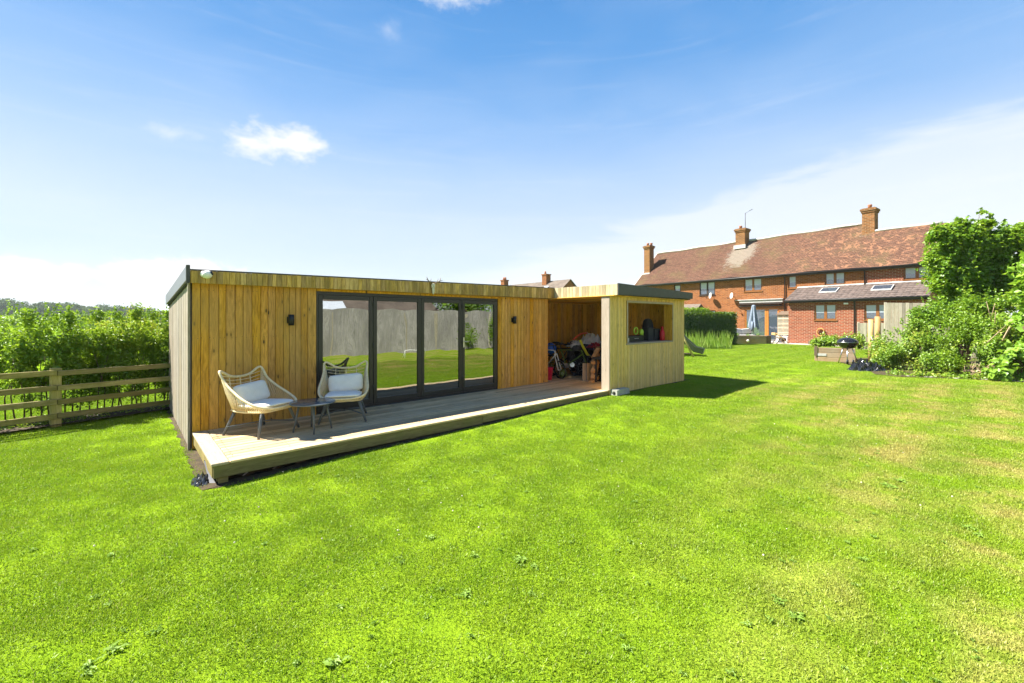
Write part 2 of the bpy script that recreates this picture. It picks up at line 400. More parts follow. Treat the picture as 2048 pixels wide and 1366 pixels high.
def brick_mat(name, c1, c2, mortar, patch, bw=.225, bh=.075, ms=.012, var=.5):
    m, nt, b = mat(name); g = NT(nt); o = g.obj()
    sp = g.N.new('ShaderNodeSeparateXYZ'); g.set(sp.inputs[0], o)
    cb = g.N.new('ShaderNodeCombineXYZ'); g.set(cb.inputs[0], g.m('ADD', sp.outputs[0], sp.outputs[1])); g.set(cb.inputs[1], sp.outputs[2])
    t = g.N.new('ShaderNodeTexBrick'); g.set(t.inputs['Vector'], cb.outputs[0]); t.inputs['Scale'].default_value = 1
    t.inputs['Brick Width'].default_value = bw; t.inputs['Row Height'].default_value = bh; t.inputs['Mortar Size'].default_value = ms; t.inputs['Mortar Smooth'].default_value = .2
    t.inputs['Color1'].default_value = (*c1, 1); t.inputs['Color2'].default_value = (*c2, 1); t.inputs['Mortar'].default_value = (*mortar, 1); t.inputs['Bias'].default_value = 0
    n = g.noise(cb.outputs[0], .55, 5, .6)
    c = g.mix(g.m('MULTIPLY', g.ramp(n, .4, .65), var), t.outputs['Color'], patch)
    g.set(b.inputs['Base Color'], c); b.inputs['Roughness'].default_value = .9; b.inputs['Specular IOR Level'].default_value = .1
    g.set(b.inputs['Normal'], g.bump(g.m('SUBTRACT', 1.0, t.outputs['Fac']), .6, .012)); return m
M['brick'] = brick_mat('orange_brick', (.29, .10, .030), (.155, .047, .015), (.27, .155, .085), (.25, .095, .034), bw=.28, bh=.095, var=.3, ms=.016)
M['brick2'] = brick_mat('red_brick', (.27, .066, .030), (.15, .032, .016), (.32, .21, .14), (.22, .055, .026), bw=.28, bh=.095, var=.15, ms=.017)
M['brick3'] = brick_mat('chimney_brick', (.27, .105, .032), (.12, .045, .016), (.26, .17, .095), (.18, .11, .04), bw=.28, bh=.10, var=.25, ms=.018)
def tile_mat(name, base, alt, lichen, orange):
    m, nt, b = mat(name); g = NT(nt); o = g.obj()
    sp = g.N.new('ShaderNodeSeparateXYZ'); g.set(sp.inputs[0], o)
    cb = g.N.new('ShaderNodeCombineXYZ'); g.set(cb.inputs[0], sp.outputs[0]); g.set(cb.inputs[1], g.m('MULTIPLY', sp.outputs[1], 1.36))
    t = g.N.new('ShaderNodeTexBrick'); g.set(t.inputs['Vector'], cb.outputs[0]); t.inputs['Scale'].default_value = 1
    t.inputs['Brick Width'].default_value = .20; t.inputs['Row Height'].default_value = .13; t.inputs['Mortar Size'].default_value = .012; t.inputs['Mortar Smooth'].default_value = .6
    t.inputs['Color1'].default_value = (*base, 1); t.inputs['Color2'].default_value = (*alt, 1); t.inputs['Mortar'].default_value = (.07, .045, .03, 1)
    n1 = g.noise(cb.outputs[0], .5, 6, .65); n2 = g.noise(cb.outputs[0], 2.6, 5, .7, 1.0); n3 = g.noise(cb.outputs[0], 9, 4, .7)
    c = g.mix(g.m('MULTIPLY', g.ramp(n1, .45, .7), .6), t.outputs['Color'], lichen)
    # newer orange tiles towards the right of the row, grey lichen patch below the middle chimney
    rgt = g.ramp(sp.outputs[0], -4.5, 3.0)
    c = g.mix(g.m('MULTIPLY', g.m('MULTIPLY', g.ramp(n2, .5, .62), rgt), .75), c, orange)
    px = g.m('DIVIDE', g.m('SUBTRACT', sp.outputs[0], -5.2), 1.35); py = g.m('DIVIDE', g.m('SUBTRACT', sp.outputs[1], 4.1), 1.7)
    rr = g.m('SQRT', g.m('ADD', g.m('MULTIPLY', px, px), g.m('MULTIPLY', py, py)))
    rr = g.m('ADD', rr, g.m('MULTIPLY', g.m('SUBTRACT', n2, .5), 1.6))
    c = g.mix(g.m('MULTIPLY', g.ramp(rr, 1.0, .55), .6), c, (.26, .235, .19))
    c = g.mix(g.m('MULTIPLY', g.ramp(n3, .62, .72), .5), c, (.30, .26, .21))
    g.set(b.inputs['Base Color'], c); b.inputs['Roughness'].default_value = .95; b.inputs['Specular IOR Level'].default_value = .1
    g.set(b.inputs['Normal'], g.bump(g.m('SUBTRACT', 1.0, t.outputs['Fac']), .8, .03)); return m
M['fargrey'] = plain('grey_brown_tiles', (.12, .095, .075), .95, var=.25, nscale=1.5)
M['tile'] = tile_mat('old_clay_tiles', (.150, .078, .052), (.095, .050, .036), (.125, .098, .046), (.30, .15, .085))
M['pantile'] = plain('concrete_pantile', (.105, .078, .066), .85, var=.3, nscale=3)

def grass_color(g, pos):
    sp = g.N.new('ShaderNodeSeparateXYZ'); g.set(sp.inputs[0], pos)
    n1 = g.noise(pos, .55, 4, .55, .4); n2 = g.noise(pos, 2.6, 5, .6); n3 = g.noise(pos, 11, 3, .6)
    c = g.mix(g.ramp(n2, .3, .7), (.172, .286, .012), (.212, .322, .014))
    c = g.mix(g.m('MULTIPLY', g.ramp(n3, .40, .68), .32), c, (.245, .350, .018))
    c = g.mix(g.m('MULTIPLY', g.ramp(n1, .44, .22), .10), c, (.105, .215, .008)); c = g.mix(g.m('MULTIPLY', g.ramp(n1, .50, .78), .16), c, (.320, .350, .018))
    # mowing stripes running down the garden
    st = g.m('SINE', g.m('ADD', g.m('MULTIPLY', g.m('ADD', g.m('MULTIPLY', sp.outputs[0], .67), g.m('MULTIPLY', sp.outputs[1], -.742)), 6.6), g.m('MULTIPLY', n1, 1.4)))
    sidef = g.ramp(g.m('SUBTRACT', sp.outputs[0], g.m('MULTIPLY', sp.outputs[1], .42)), -1.5, 2.5, .10, .36)
    c = g.mix(g.m('MULTIPLY', g.ramp(st, -.9, .9), sidef), c, (.30, .39, .03))
    # dry straw patches over the right-hand side of the lawn
    n4 = g.noise(pos, 1.05, 6, .66, .6); n5 = g.noise(pos, 3.3, 5, .65)
    side = g.ramp(g.m('SUBTRACT', sp.outputs[0], g.m('MULTIPLY', sp.outputs[1], .42)), -.9, 3.0)
    side = g.m('MULTIPLY', side, g.ramp(sp.outputs[1], 14, 9))
    dry = g.m('MULTIPLY', g.m('MULTIPLY', g.ramp(g.m('ADD', n4, g.m('MULTIPLY', n5, .35)), .55, .80), side), g.ramp(st, -1, .6, .45, 1.0))
    c = g.mix(g.m('MULTIPLY', dry, .80), c, (.44, .36, .12))
    d2 = g.m('MULTIPLY', g.ramp(n4, .60, .84), .16); c = g.mix(d2, c, (.38, .33, .06))
    return c
def lawn_mat():
    m, nt, b = mat('lawn_turf'); g = NT(nt); p = g.pos(); c = grass_color(g, p)
    fine = g.noise(p, 70, 3, .7); c = g.mix(g.ramp(fine, .30, .62), (.105, .180, .010), c)
    # the ground beyond the garden fences: paddock grass
    g.set(b.inputs['Base Color'], c); b.inputs['Roughness'].default_value = 1; b.inputs['Specular IOR Level'].default_value = 0
    g.set(b.inputs['Normal'], g.bump(g.noise(p, 45, 4, .7), .9, .03)); return m
M['lawn'] = lawn_mat()
def blade_mat(name, tip=1.0, weed=False):
    m, nt, b = mat(name); g = NT(nt); nt.nodes.remove(b)
    out = [n for n in nt.nodes if n.type == 'OUTPUT_MATERIAL'][0]
    p = g.pos()
    if weed: c = g.mix(g.noise(p, 6, 3), (.17, .31, .03), (.29, .41, .08))
    else:
        c = grass_color(g, p)
        isl = g.N.new('ShaderNodeNewGeometry').outputs['Random Per Island']
        hs = g.N.new('ShaderNodeHueSaturation'); g.set(hs.inputs['Color'], c); g.set(hs.inputs['Value'], g.ramp(isl, 0, 1, .86, 1.24)); g.set(hs.inputs['Hue'], g.ramp(g.m('FRACT', g.m('MULTIPLY', isl, 9.7)), 0, 1, .49, .51))
        c = g.mix(g.m('GREATER_THAN', g.m('FRACT', g.m('MULTIPLY', isl, 31.3)), .982), hs.outputs[0], (.36, .36, .12))
    df = g.N.new('ShaderNodeBsdfDiffuse'); g.set(df.inputs[0], c)
    tl = g.N.new('ShaderNodeBsdfTranslucent'); g.set(tl.inputs[0], c)
    mx = g.N.new('ShaderNodeMixShader'); mx.inputs[0].default_value = .38; g.L.new(df.outputs[0], mx.inputs[1]); g.L.new(tl.outputs[0], mx.inputs[2])
    gl = g.N.new('ShaderNodeBsdfGlossy'); gl.inputs['Roughness'].default_value = .45; gl.inputs['Color'].default_value = (.5, .5, .5, 1)
    m2 = g.N.new('ShaderNodeMixShader'); m2.inputs[0].default_value = .03; g.L.new(mx.outputs[0], m2.inputs[1]); g.L.new(gl.outputs[0], m2.inputs[2])
    g.L.new(m2.outputs[0], out.inputs['Surface']); return m
M['blade'] = blade_mat('grass_blade'); M['weed'] = blade_mat('weed_leaf', weed=True)
def leaf_mat(name, c1, c2, c3=None, trans=.42, gloss=.035):
    m, nt, b = mat(name); g = NT(nt); nt.nodes.remove(b)
    out = [n for n in nt.nodes if n.type == 'OUTPUT_MATERIAL'][0]; p = g.pos()
    isl = g.N.new('ShaderNodeNewGeometry').outputs['Random Per Island']
    c = g.mix(isl, c1, c2)
    if c3: c = g.mix(g.m('MULTIPLY', g.ramp(g.noise(p, 1.6, 4, .6), .48, .66), g.ramp(g.m('FRACT', g.m('MULTIPLY', isl, 5.3)), .1, .9)), c, c3)
    df = g.N.new('ShaderNodeBsdfDiffuse'); g.set(df.inputs[0], c)
    tl = g.N.new('ShaderNodeBsdfTranslucent'); g.set(tl.inputs[0], g.mix(.5, c, (.30, .42, .02), 'MIX'))
    mx = g.N.new('ShaderNodeMixShader'); mx.inputs[0].default_value = trans; g.L.new(df.outputs[0], mx.inputs[1]); g.L.new(tl.outputs[0], mx.inputs[2])
    gl = g.N.new('ShaderNodeBsdfGlossy'); gl.inputs['Roughness'].default_value = .38; gl.inputs['Color'].default_value = (.8, .8, .8, 1)
    m2 = g.N.new('ShaderNodeMixShader'); m2.inputs[0].default_value = gloss; g.L.new(mx.outputs[0], m2.inputs[1]); g.L.new(gl.outputs[0], m2.inputs[2])
    g.L.new(m2.outputs[0], out.inputs['Surface']); return m
M['privet'] = leaf_mat('privet_leaf', (.12, .24, .012), (.22, .36, .018), (.33, .42, .03))
M['maple'] = leaf_mat('maple_leaf', (.10, .22, .014), (.20, .35, .022), (.30, .40, .03))
M['bramble'] = leaf_mat('bramble_leaf', (.15, .28, .026), (.27, .42, .04), (.42, .38, .06))
M['broad'] = leaf_mat('broad_leaf', (.17, .33, .03), (.27, .44, .05), None)
M['yellowleaf'] = leaf_mat('golden_leaf', (.30, .34, .02), (.42, .40, .025), None)
M['dleaf'] = leaf_mat('box_hedge_leaf', (.03, .085, .008), (.06, .13, .012), (.11, .19, .018), gloss=.04)
M['farleaf'] = leaf_mat('far_leaf', (.06, .115, .045), (.10, .155, .06), (.055, .095, .06), trans=.1, gloss=0.0)
M['herb'] = leaf_mat('tall_grass', (.16, .30, .03), (.26, .38, .05), (.40, .42, .14))
M['lavender'] = leaf_mat('herb_tuft', (.20, .32, .10), (.30, .42, .15), None)

# ------------------------------------------------------------------ foliage helpers
def np_mesh(name, verts, faces4, m, parent=None, kind=None):
    me = bpy.data.meshes.new(name); n = len(verts); k = len(faces4)
    w = faces4.shape[1]
    me.vertices.add(n); me.vertices.foreach_set('co', verts.astype(np.float32).ravel())
    me.loops.add(k*w); me.loops.foreach_set('vertex_index', faces4.astype(np.int32).ravel())
    me.polygons.add(k); me.polygons.foreach_set('loop_start', np.arange(0, k*w, w, dtype=np.int32)); me.polygons.foreach_set('loop_total', np.full(k, w, np.int32))
    me.update(calc_edges=True); me.validate()
    return put(name, me, m, parent, kind=kind)
def unit(v): return v/np.maximum(1e-9, np.linalg.norm(v, axis=1, keepdims=True))
def leaf_geo(P, Nn, size, aspect=.5, fold=.18):
    """rhombic folded leaves: two triangles each, sharing the midrib"""
    n = len(P); R = rng.normal(size=(n, 3)); T = unit(np.cross(Nn, R)); B = np.cross(Nn, T)
    s = (size*rng.uniform(.42, 1.0, n)*rng.uniform(.9, 1.5, n))[:, None]
    base = P - T*s*.5; tip = P + T*s*.5 - Nn*s*.12
    l = P + B*s*aspect*.5 + Nn*s*fold; r = P - B*s*aspect*.5 + Nn*s*fold
    V = np.stack([base, l, tip, r], 1).reshape(-1, 3); i = np.arange(n)*4
    Fc = np.concatenate([np.stack([i, i+3, i+2], 1), np.stack([i, i+2, i+1], 1)])
    return V, Fc
def clumps(lumps, gap=.0, gscale=1.6, shell=.55, up=.5, cl=0.0):
    """points and normals spread through the outer layer of ellipsoid lumps, clustered so gaps stay open"""
    PP, NN = [], []
    for (cx, cy, cz, rx, ry, rz, n) in lumps:
        d = unit(rng.normal(size=(n, 3))); rad = shell+(1-shell)*rng.random(n)**.6
        rad = rad*(1+.13*np.sin(d[:, 0]*7+cx*3)+.11*np.sin(d[:, 2]*9+cy*5)+.09*np.sin(d[:, 1]*13+cz))
        q = d*rad[:, None]*np.array([rx, ry, rz])
        if cl:
            k = max(6, n//60); cidx = rng.integers(0, k, n); cen = q[rng.integers(0, n, k)]
            q = q*(1-cl)+(cen[cidx]+rng.normal(size=(n, 3))*np.array([rx, ry, rz])*.09)*cl
        PP.append(q+np.array([cx, cy, cz])); NN.append(d)
    P = np.concatenate(PP); D = np.concatenate(NN)
    if gap > 0:
        keep = np.array([mnoise.noise(Vector(p)*gscale) > -gap*0+(-.5+gap) for p in P]); P = P[keep]; D = D[keep]
    Nn = unit(D*.55+np.array([0, 0, up])+rng.normal(size=P.shape)*.5)
    return P, Nn
def crown(name, lumps, size, m, parent, gap=.35, gscale=1.8, shell=.5, up=.5, aspect=.55, cl=.5, zmin=None, kind=None, shoots=1.0):
    P, Nn = clumps(lumps, gap, gscale, shell, up, cl)
    if shoots:
        A, B = [], []
        for (cx, cy, cz, rx, ry, rz, n_) in lumps:
            for _ in range(max(2, int(n_/260*shoots))):
                d = rng.normal(size=3); d[2] = abs(d[2])*1.2; d /= np.linalg.norm(d); p0 = np.array([cx, cy, cz])+d*np.array([rx, ry, rz])*.92; g_ = d*.5+np.array([0, 0, .7])+rng.normal(0, .25, 3); g_ /= np.linalg.norm(g_)
                L_ = rng.uniform(.12, .42)*min(1.0, (rx+rz)*.5); k_ = int(L_/size*2.6)+3
                for q in range(k_): A.append(p0+g_*L_*q/k_+rng.normal(0, size*.22, 3)); B.append(rng.normal(size=3)+np.array([0, 0, .8]))
        P = np.concatenate([P, np.array(A)]); Nn = np.concatenate([Nn, unit(np.array(B))])
    if zmin is not None: k = P[:, 2] > zmin; P, Nn = P[k], Nn[k]
    V, Fc = leaf_geo(P, Nn, size, aspect)
    return np_mesh(name, V, Fc, m, parent, kind)
def limbs(parent, base, tips, r0, m, name='trunk', seg=5):
    mb = MB()
    for t in tips:
        pts = []; rs = []
        for i in range(seg+1):
            f = i/seg; p = Vector(base).lerp(Vector(t), f)
            w = .08*(Vector(t)-Vector(base)).length*math.sin(f*PI)
            pts.append(p+Vector((random.uniform(-w, w), random.uniform(-w, w), w*.5))); rs.append(r0*(1-f*.8))
        mb.tube(pts, rs, 6)
    return put(name, mb, m, parent)

# ------------------------------------------------------------------ ground
def ground():
    def axis(lo, hi, near0, near1, step):
        c = list(np.arange(near0, near1+1e-6, step)); d = step
        x = near1
        while x < hi: d *= 1.22; x += d; c.append(x)
        d = step; x = near0
        while x > lo: d *= 1.22; x -= d; c.insert(0, x)
        return np.array(c)
    X = axis(-1500, 1500, -22, 26, .4); Y = axis(-120, 1800, -12, 34, .4)
    gx, gy = np.meshgrid(X, Y); V = np.stack([gx.ravel(), gy.ravel(), np.zeros(gx.size)], 1)
    for i, (x, y, _) in enumerate(V):
        if abs(x) < 60 and abs(y) < 60: V[i, 2] = gz(x, y)
        else: V[i, 2] = .05
    nx = len(X); I, J = np.meshgrid(np.arange(len(Y)-1), np.arange(nx-1), indexing='ij'); a = (I*nx+J).ravel()
    o = np_mesh('lawn', V, np.stack([a, a+1, a+nx+1, a+nx], 1), M['lawn']); o['kind'] = 'structure'
    o.data.polygons.foreach_set('use_smooth', [True]*len(o.data.polygons))
ground()

def inside_blocked(x, y):
    s = (x-CA[0])*a_.x+(y-CA[1])*a_.y; t = (x-CA[0])*b_.x+(y-CA[1])*b_.y
    if -.04 < s < 10.75 and (-1.84 if s > -.02 else 0) < t < 3.9: return True
    if -.12 < s < 7.4 and -1.93 < t < -1.7: return True
    p = (x-HE[0])*math.cos(HROT)+(y-HE[1])*math.sin(HROT); q = -(x-HE[0])*math.sin(HROT)+(y-HE[1])*math.cos(HROT)
    if q > -1.3 and -6 < p < 14: return True
    if 14.2 < x < 18.2 and 29.2 < y < 31: return True
    return False

def grass():
    root = thing('grass', 'short bright green mown turf blades covering the whole garden lawn', 'grass', (0, 0, 0)); root['kind'] = 'stuff'
    def tuft(nb, R, hmin, hmax, w):
        r = R*np.sqrt(rng.random(nb)); th = rng.uniform(0, 2*PI, nb)
        P = np.stack([r*np.cos(th), r*np.sin(th), np.full(nb, -.004)], 1)
        h = rng.uniform(hmin, hmax, nb); lean = rng.uniform(.1, 1.15, nb); az = rng.uniform(0, 2*PI, nb)
        D = np.stack([np.sin(lean)*np.cos(az), np.sin(lean)*np.sin(az), np.cos(lean)], 1)
        S = np.stack([-np.sin(az+rng.normal(0, .5, nb)), np.cos(az), np.zeros(nb)], 1)*(w*rng.uniform(.6, 1.3, nb))[:, None]*.5
        mid = P+D*(h*.55)[:, None]; tip = P+D*h[:, None]-np.array([0, 0, 1])*(h*.22*np.sin(lean))[:, None]
        V = np.stack([P-S, P+S, mid+S*.8, tip, mid-S*.8], 1).reshape(-1, 3); i = np.arange(nb)*5
        return V, np.concatenate([np.stack([i, i+1, i+2], 1), np.stack([i, i+2, i+4], 1), np.stack([i+4, i+2, i+3], 1)])
    tufts = []
    for k, (nb, R, h0, h1, w) in enumerate([(270, .17, .010, .028, .0042), (280, .18, .010, .032, .0044), (250, .17, .008, .024, .0042), (90, .11, .016, .046, .0055)]):
        V, Fc = tuft(nb, R, h0, h1, w)
        o = np_mesh('grass_tuft', V, Fc, M['blade'], root, 'stuff'); x, y = (.4+.3*k, 4.0+.2*k); o.location = (x, y, gz(x, y)); tufts.append(o)
    P = []
    # thinning with distance from the middle of the lawn's near edge
    def scatter(n, x0, x1, y0, y1, fn):
        X = rng.uniform(x0, x1, n); Y = rng.uniform(y0, y1, n)
        for x, y in zip(X, Y):
            if fn(x, y) and not inside_blocked(x, y): P.append((x, y))
    wedge = lambda x, y: abs(x) < 1.28*y+.6
    scatter(9500, -8, 8, 1.2, 6.0, wedge)
    scatter(9000, -12, 14, 6.0, 11, lambda x, y: wedge(x, y))
    scatter(9000, -16, 22, 11, 20, lambda x, y: wedge(x, y) and x > -14)
    scatter(5500, -2, 24, 20, 30, lambda x, y: wedge(x, y))
    n = len(P); V = np.array([(x, y, gz(x, y)) for x, y in P])
    me = bpy.data.meshes.new('grass_points'); me.vertices.add(n); me.vertices.foreach_set('co', V.astype(np.float32).ravel())
    at = me.attributes.new('rot', 'FLOAT', 'POINT'); at.data.foreach_set('value', rng.uniform(0, 6.28, n).astype(np.float32))
    dist = np.hypot(V[:, 0], V[:, 1]); sc = rng.uniform(.8, 1.2, n)*np.clip(1+(dist-6)*.045, 1, 2.1)
    at = me.attributes.new('scl', 'FLOAT', 'POINT'); at.data.foreach_set('value', sc.astype(np.float32))
    idx = rng.choice([0, 1, 2, 3], n, p=[.31, .31, .28, .10])
    at = me.attributes.new('idx', 'INT', 'POINT'); at.data.foreach_set('value', idx.astype(np.int32))
    go = put('grass_blades', me, M['blade'], root, kind='stuff')
    ng = bpy.data.node_groups.new('scatter_tufts', 'GeometryNodeTree')
    ng.interface.new_socket('Geometry', in_out='INPUT', socket_type='NodeSocketGeometry'); ng.interface.new_socket('Geometry', in_out='OUTPUT', socket_type='NodeSocketGeometry')
    gi = ng.nodes.new('NodeGroupInput'); gou = ng.nodes.new('NodeGroupOutput')
    jn = ng.nodes.new('GeometryNodeJoinGeometry')
    for o in reversed(tufts):
        oi = ng.nodes.new('GeometryNodeObjectInfo'); oi.transform_space = 'ORIGINAL'; oi.inputs['Object'].default_value = o; oi.inputs['As Instance'].default_value = True
        ng.links.new(oi.outputs['Geometry'], jn.inputs[0])
    ip = ng.nodes.new('GeometryNodeInstanceOnPoints'); ip.inputs['Pick Instance'].default_value = True
    ng.links.new(gi.outputs[0], ip.inputs['Points']); ng.links.new(jn.outputs[0], ip.inputs['Instance'])
    def attr(nm, ty):
        a = ng.nodes.new('GeometryNodeInputNamedAttribute'); a.data_type = ty; a.inputs[0].default_value = nm; return a.outputs[0]
    ng.links.new(attr('idx', 'INT'), ip.inputs['Instance Index'])
    cx = ng.nodes.new('ShaderNodeCombineXYZ'); ng.links.new(attr('rot', 'FLOAT'), cx.inputs[2]); ng.links.new(cx.outputs[0], ip.inputs['Rotation'])
    ng.links.new(attr('scl', 'FLOAT'), ip.inputs['Scale']); ng.links.new(ip.outputs[0], gou.inputs[0])
    md = go.modifiers.new('scatter', 'NODES'); md.node_group = ng
grass()

def weeds():
    V, Fc = [], []; k = 0
    spots = [(.0, 0, 0)]*0
    def pos(px, py): Y = 857*1.75/(py-640); return ((px-1024)/857*Y, Y)
    S = [(*pos(670, 1310), .13), (*pos(1775, 985), .16), (*pos(1800, 975), .14), (*pos(1040, 1115), .13), (*pos(1070, 1130), .11), (*pos(1590, 1235), .13), (*pos(930, 1180), .12), (*pos(225, 1290), .12), (*pos(180, 1320), .10), (*pos(1560, 1210), .1), (*pos(1935, 1070), .12), (*pos(1960, 1085), .12), (*pos(1730, 1130), .1), (*pos(640, 945), .08), (*pos(225, 1100), .09), (*pos(950, 1105), .09), (*pos(1180, 930), .09), (*pos(860, 1070), .1)]
    for _ in range(300):
        y = rng.uniform(1.9, 9)**1.0; x = rng.uniform(-1.2, 1.2)*y
        if not inside_blocked(x, y): S.append((x, y, rng.uniform(.018, .04)))
    for (x, y, r) in S:
        r *= .52 if r > .05 else 1; n = int(9+r*170)
        for _ in range(n):
            a = rng.uniform(0, 2*PI); d = np.array([math.cos(a), math.sin(a), rng.uniform(.0, .35)]); sd = np.array([-math.sin(a), math.cos(a), 0])
            L_ = r*rng.uniform(.3, .85); w = L_*rng.uniform(.12, .26)
            st = rng.uniform(0, r*.6); a2 = rng.uniform(0, 2*PI)
            b0 = np.array([x+st*math.cos(a2), y+st*math.sin(a2), gz(x, y)+.012])
            V += [b0, b0+d*L_*.5+sd*w+[0, 0, .006], b0+d*L_+[0, 0, -.006], b0+d*L_*.5-sd*w+[0, 0, .006]]
            Fc += [(k, k+1, k+2), (k, k+2, k+3)]; k += 4
    o = np_mesh('lawn_weeds', np.array(V), np.array(Fc), M['weed'], None, 'stuff'); tag(o, 'plantain and dandelion rosettes scattered through the mown lawn', 'weeds')
    # clover heads: tiny pale dots
    mb = MB()
    for _ in range(70):
        y = rng.uniform(3, 9); x = rng.uniform(-1.1, 1.1)*y
        if not inside_blocked(x, y): mb.ball((x, y, gz(x, y)+.03), rng.uniform(.004, .008), 6, 4)
    tag(put('clover_flowers', mb, M['bone'], None, kind='stuff'), 'tiny pale clover heads dotted in the lawn', 'flowers')
weeds()

# ------------------------------------------------------------------ the timber cabin
CAB = thing('garden_cabin', 'long flat roofed timber garden cabin with black bifold doors and open end shelter', 'cabin', (CA[0], CA[1], 0), CROT)
def C(name, mb, m, loc=(0,0,0), rot=(0,0,0), **k): return put(name, mb, m, CAB, loc, rot, **k)
def prism(x0, x1, y0, y1, za0, za1, zb0, zb1):
    """box whose bottom/top heights differ between its near (y0) and far (y1) ends"""
    return MB().add([(x0,y0,za0),(x1,y0,za0),(x0,y1,zb0),(x1,y1,zb0),(x0,y0,za1),(x1,y0,za1),(x0,y1,zb1),(x1,y1,zb1)],
                    [(0,2,3,1),(4,5,7,6),(0,1,5,4),(2,6,7,3),(0,4,6,2),(1,3,7,5)])
def prismx(x0, x1, y0, y1, za0, za1, zb0, zb1):
    return MB().add([(x0,y0,za0),(x0,y1,za0),(x1,y0,zb0),(x1,y1,zb0),(x0,y0,za1),(x0,y1,za1),(x1,y0,zb1),(x1,y1,zb1)],
                    [(0,1,3,2),(4,6,7,5),(0,4,5,1),(2,3,7,6),(0,2,6,4),(1,5,7,3)])
# wall cores, floor and roof slab of the closed room
wl = MB()
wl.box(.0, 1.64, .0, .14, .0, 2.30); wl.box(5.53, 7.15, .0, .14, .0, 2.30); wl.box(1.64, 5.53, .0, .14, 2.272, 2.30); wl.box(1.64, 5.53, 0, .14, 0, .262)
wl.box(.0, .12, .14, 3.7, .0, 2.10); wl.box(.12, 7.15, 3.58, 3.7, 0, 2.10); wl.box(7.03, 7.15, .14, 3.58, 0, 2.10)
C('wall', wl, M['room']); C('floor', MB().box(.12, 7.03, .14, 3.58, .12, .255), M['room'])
C('roof', prism(-.045, 7.24, -.12, 3.76, 2.32, 2.47, 2.08, 2.23), M['rubber'])
C('roof_edging', prism(-.075, -.045, -.16, 3.80, 2.345, 2.535, 2.115, 2.30), M['trimlit'])
# front boards
def vplank(x0, x1, z0, z1, yf, m, name='plank', th=.02, c=.005): 
    w = x1-x0; return C(name, MB().cbox(0, w-.0045, 0, th, 0, z1-z0, c), m, (x0, yf, z0))
x = 0.0
random.seed(3)
ws = []
while x < 1.60:
    w = min(random.choice((.085, .098, .098, .115)), 1.64-x)
    if 1.64-(x+w) < .05: w = 1.64-x
    vplank(x, x+w, -.02 if x < .01 else .235, 2.335, -.02+random.uniform(-.0015, .0015), M['clad']); x += w
x = 5.53
while x < 7.12:
    w = min(random.choice((.088, .098, .110)), 7.17-x)
    if 7.17-(x+w) < .05: w = 7.17-x
    vplank(x, x+w, .235, 2.335, -.02+random.uniform(-.0015, .0015), M['clad']); x += w
vplank(1.642, 5.528, 2.275, 2.335, -.02, M['clad'])
# grey boards of the left end, each with its own slope-cut top
t = 0.0
C('corner_board', MB().cbox(-.048, -.022, -.03, .045, -.02, 2.34, .004), M['grey'])
t = .048
while t < 3.7:
    w = random.choice((.145, .165, .19)); top = 2.34-.062*t
    C('plank', MB().cbox(0, .02, 0, w-.004, 0, top+.02, .004), M['grey'], (-.024+random.uniform(-.002, .002), t, -.02)); t += w
# vertical fascia boards above the front
x = -.03
while x < 7.25:
    w = random.choice((.060, .070, .070, .085)); f = x/7.3
    zt = 2.475+.115*f; zb = 2.305+.03*f
    C('fascia_board', MB().cbox(0, w-.003, 0, .02, 0, zt-zb+random.uniform(-.002, .002), .003), M['fasc'], (x, -.142, zb)); x += w
C('soffit', MB().box(-.04, 7.24, -.118, -.024, 2.312, 2.330), M['clad'])
C('roof_trim', prismx(-.045, 7.27, -.150, -.10, 2.476, 2.492, 2.592, 2.608), M['trim'])
C('corner_trim', MB().cbox(-.078, -.034, -.165, -.118, 2.30, 2.545, .004), M['trim'])

# bifold doors
DX = [1.65, 2.615, 3.585, 4.555, 5.52]
df = MB(); df.box(1.645, 5.525, .0, .08, 2.222, 2.272); df.box(1.645, 5.525, .0, .08, .262, .292); df.box(1.645, 1.675, .0, .08, .292, 2.222); df.box(5.495, 5.525, .0, .08, .292, 2.222)
C('door_frame', df, M['alu'])
for i in range(4):
    x0, x1 = DX[i]+(.027 if i == 0 else .004), DX[i+1]-(.027 if i == 3 else .004); w = x1-x0
    d = MB(); H = 1.922
    d.cbox(0, .068, 0, .06, 0, H, .004); d.cbox(w-.068, w, 0, .06, 0, H, .004); d.cbox(.070, w-.070, .002, .058, 0, .10, .004); d.cbox(.070, w-.070, .002, .058, H-.075, H, .004)
    o = C('glazed_door', d, M['alu'], (x0, -.008, .296))
    put('door_glass', MB().box(.066, w-.066, .024, .036, .096, H-.072), M['glass'], o)
    if i == 3:
        h = MB(); h.cbox(.02, .05, -.012, 0, .93, 1.14, .003); h.tube([(.035, -.01, 1.05), (.035, -.055, 1.05), (.15, -.055, 1.05)], .010, 8); h.box(.028, .042, -.014, -.010, .95, .98)
        put('door_handle', h, M['steel'], o)
    if i in (0, 2):
        for z in (.25, 1.0, 1.75): put('hinge', MB().tube([(w+.002, -.012, z), (w+.002, -.012, z+.09)], .010, 8), M['alu'], o)

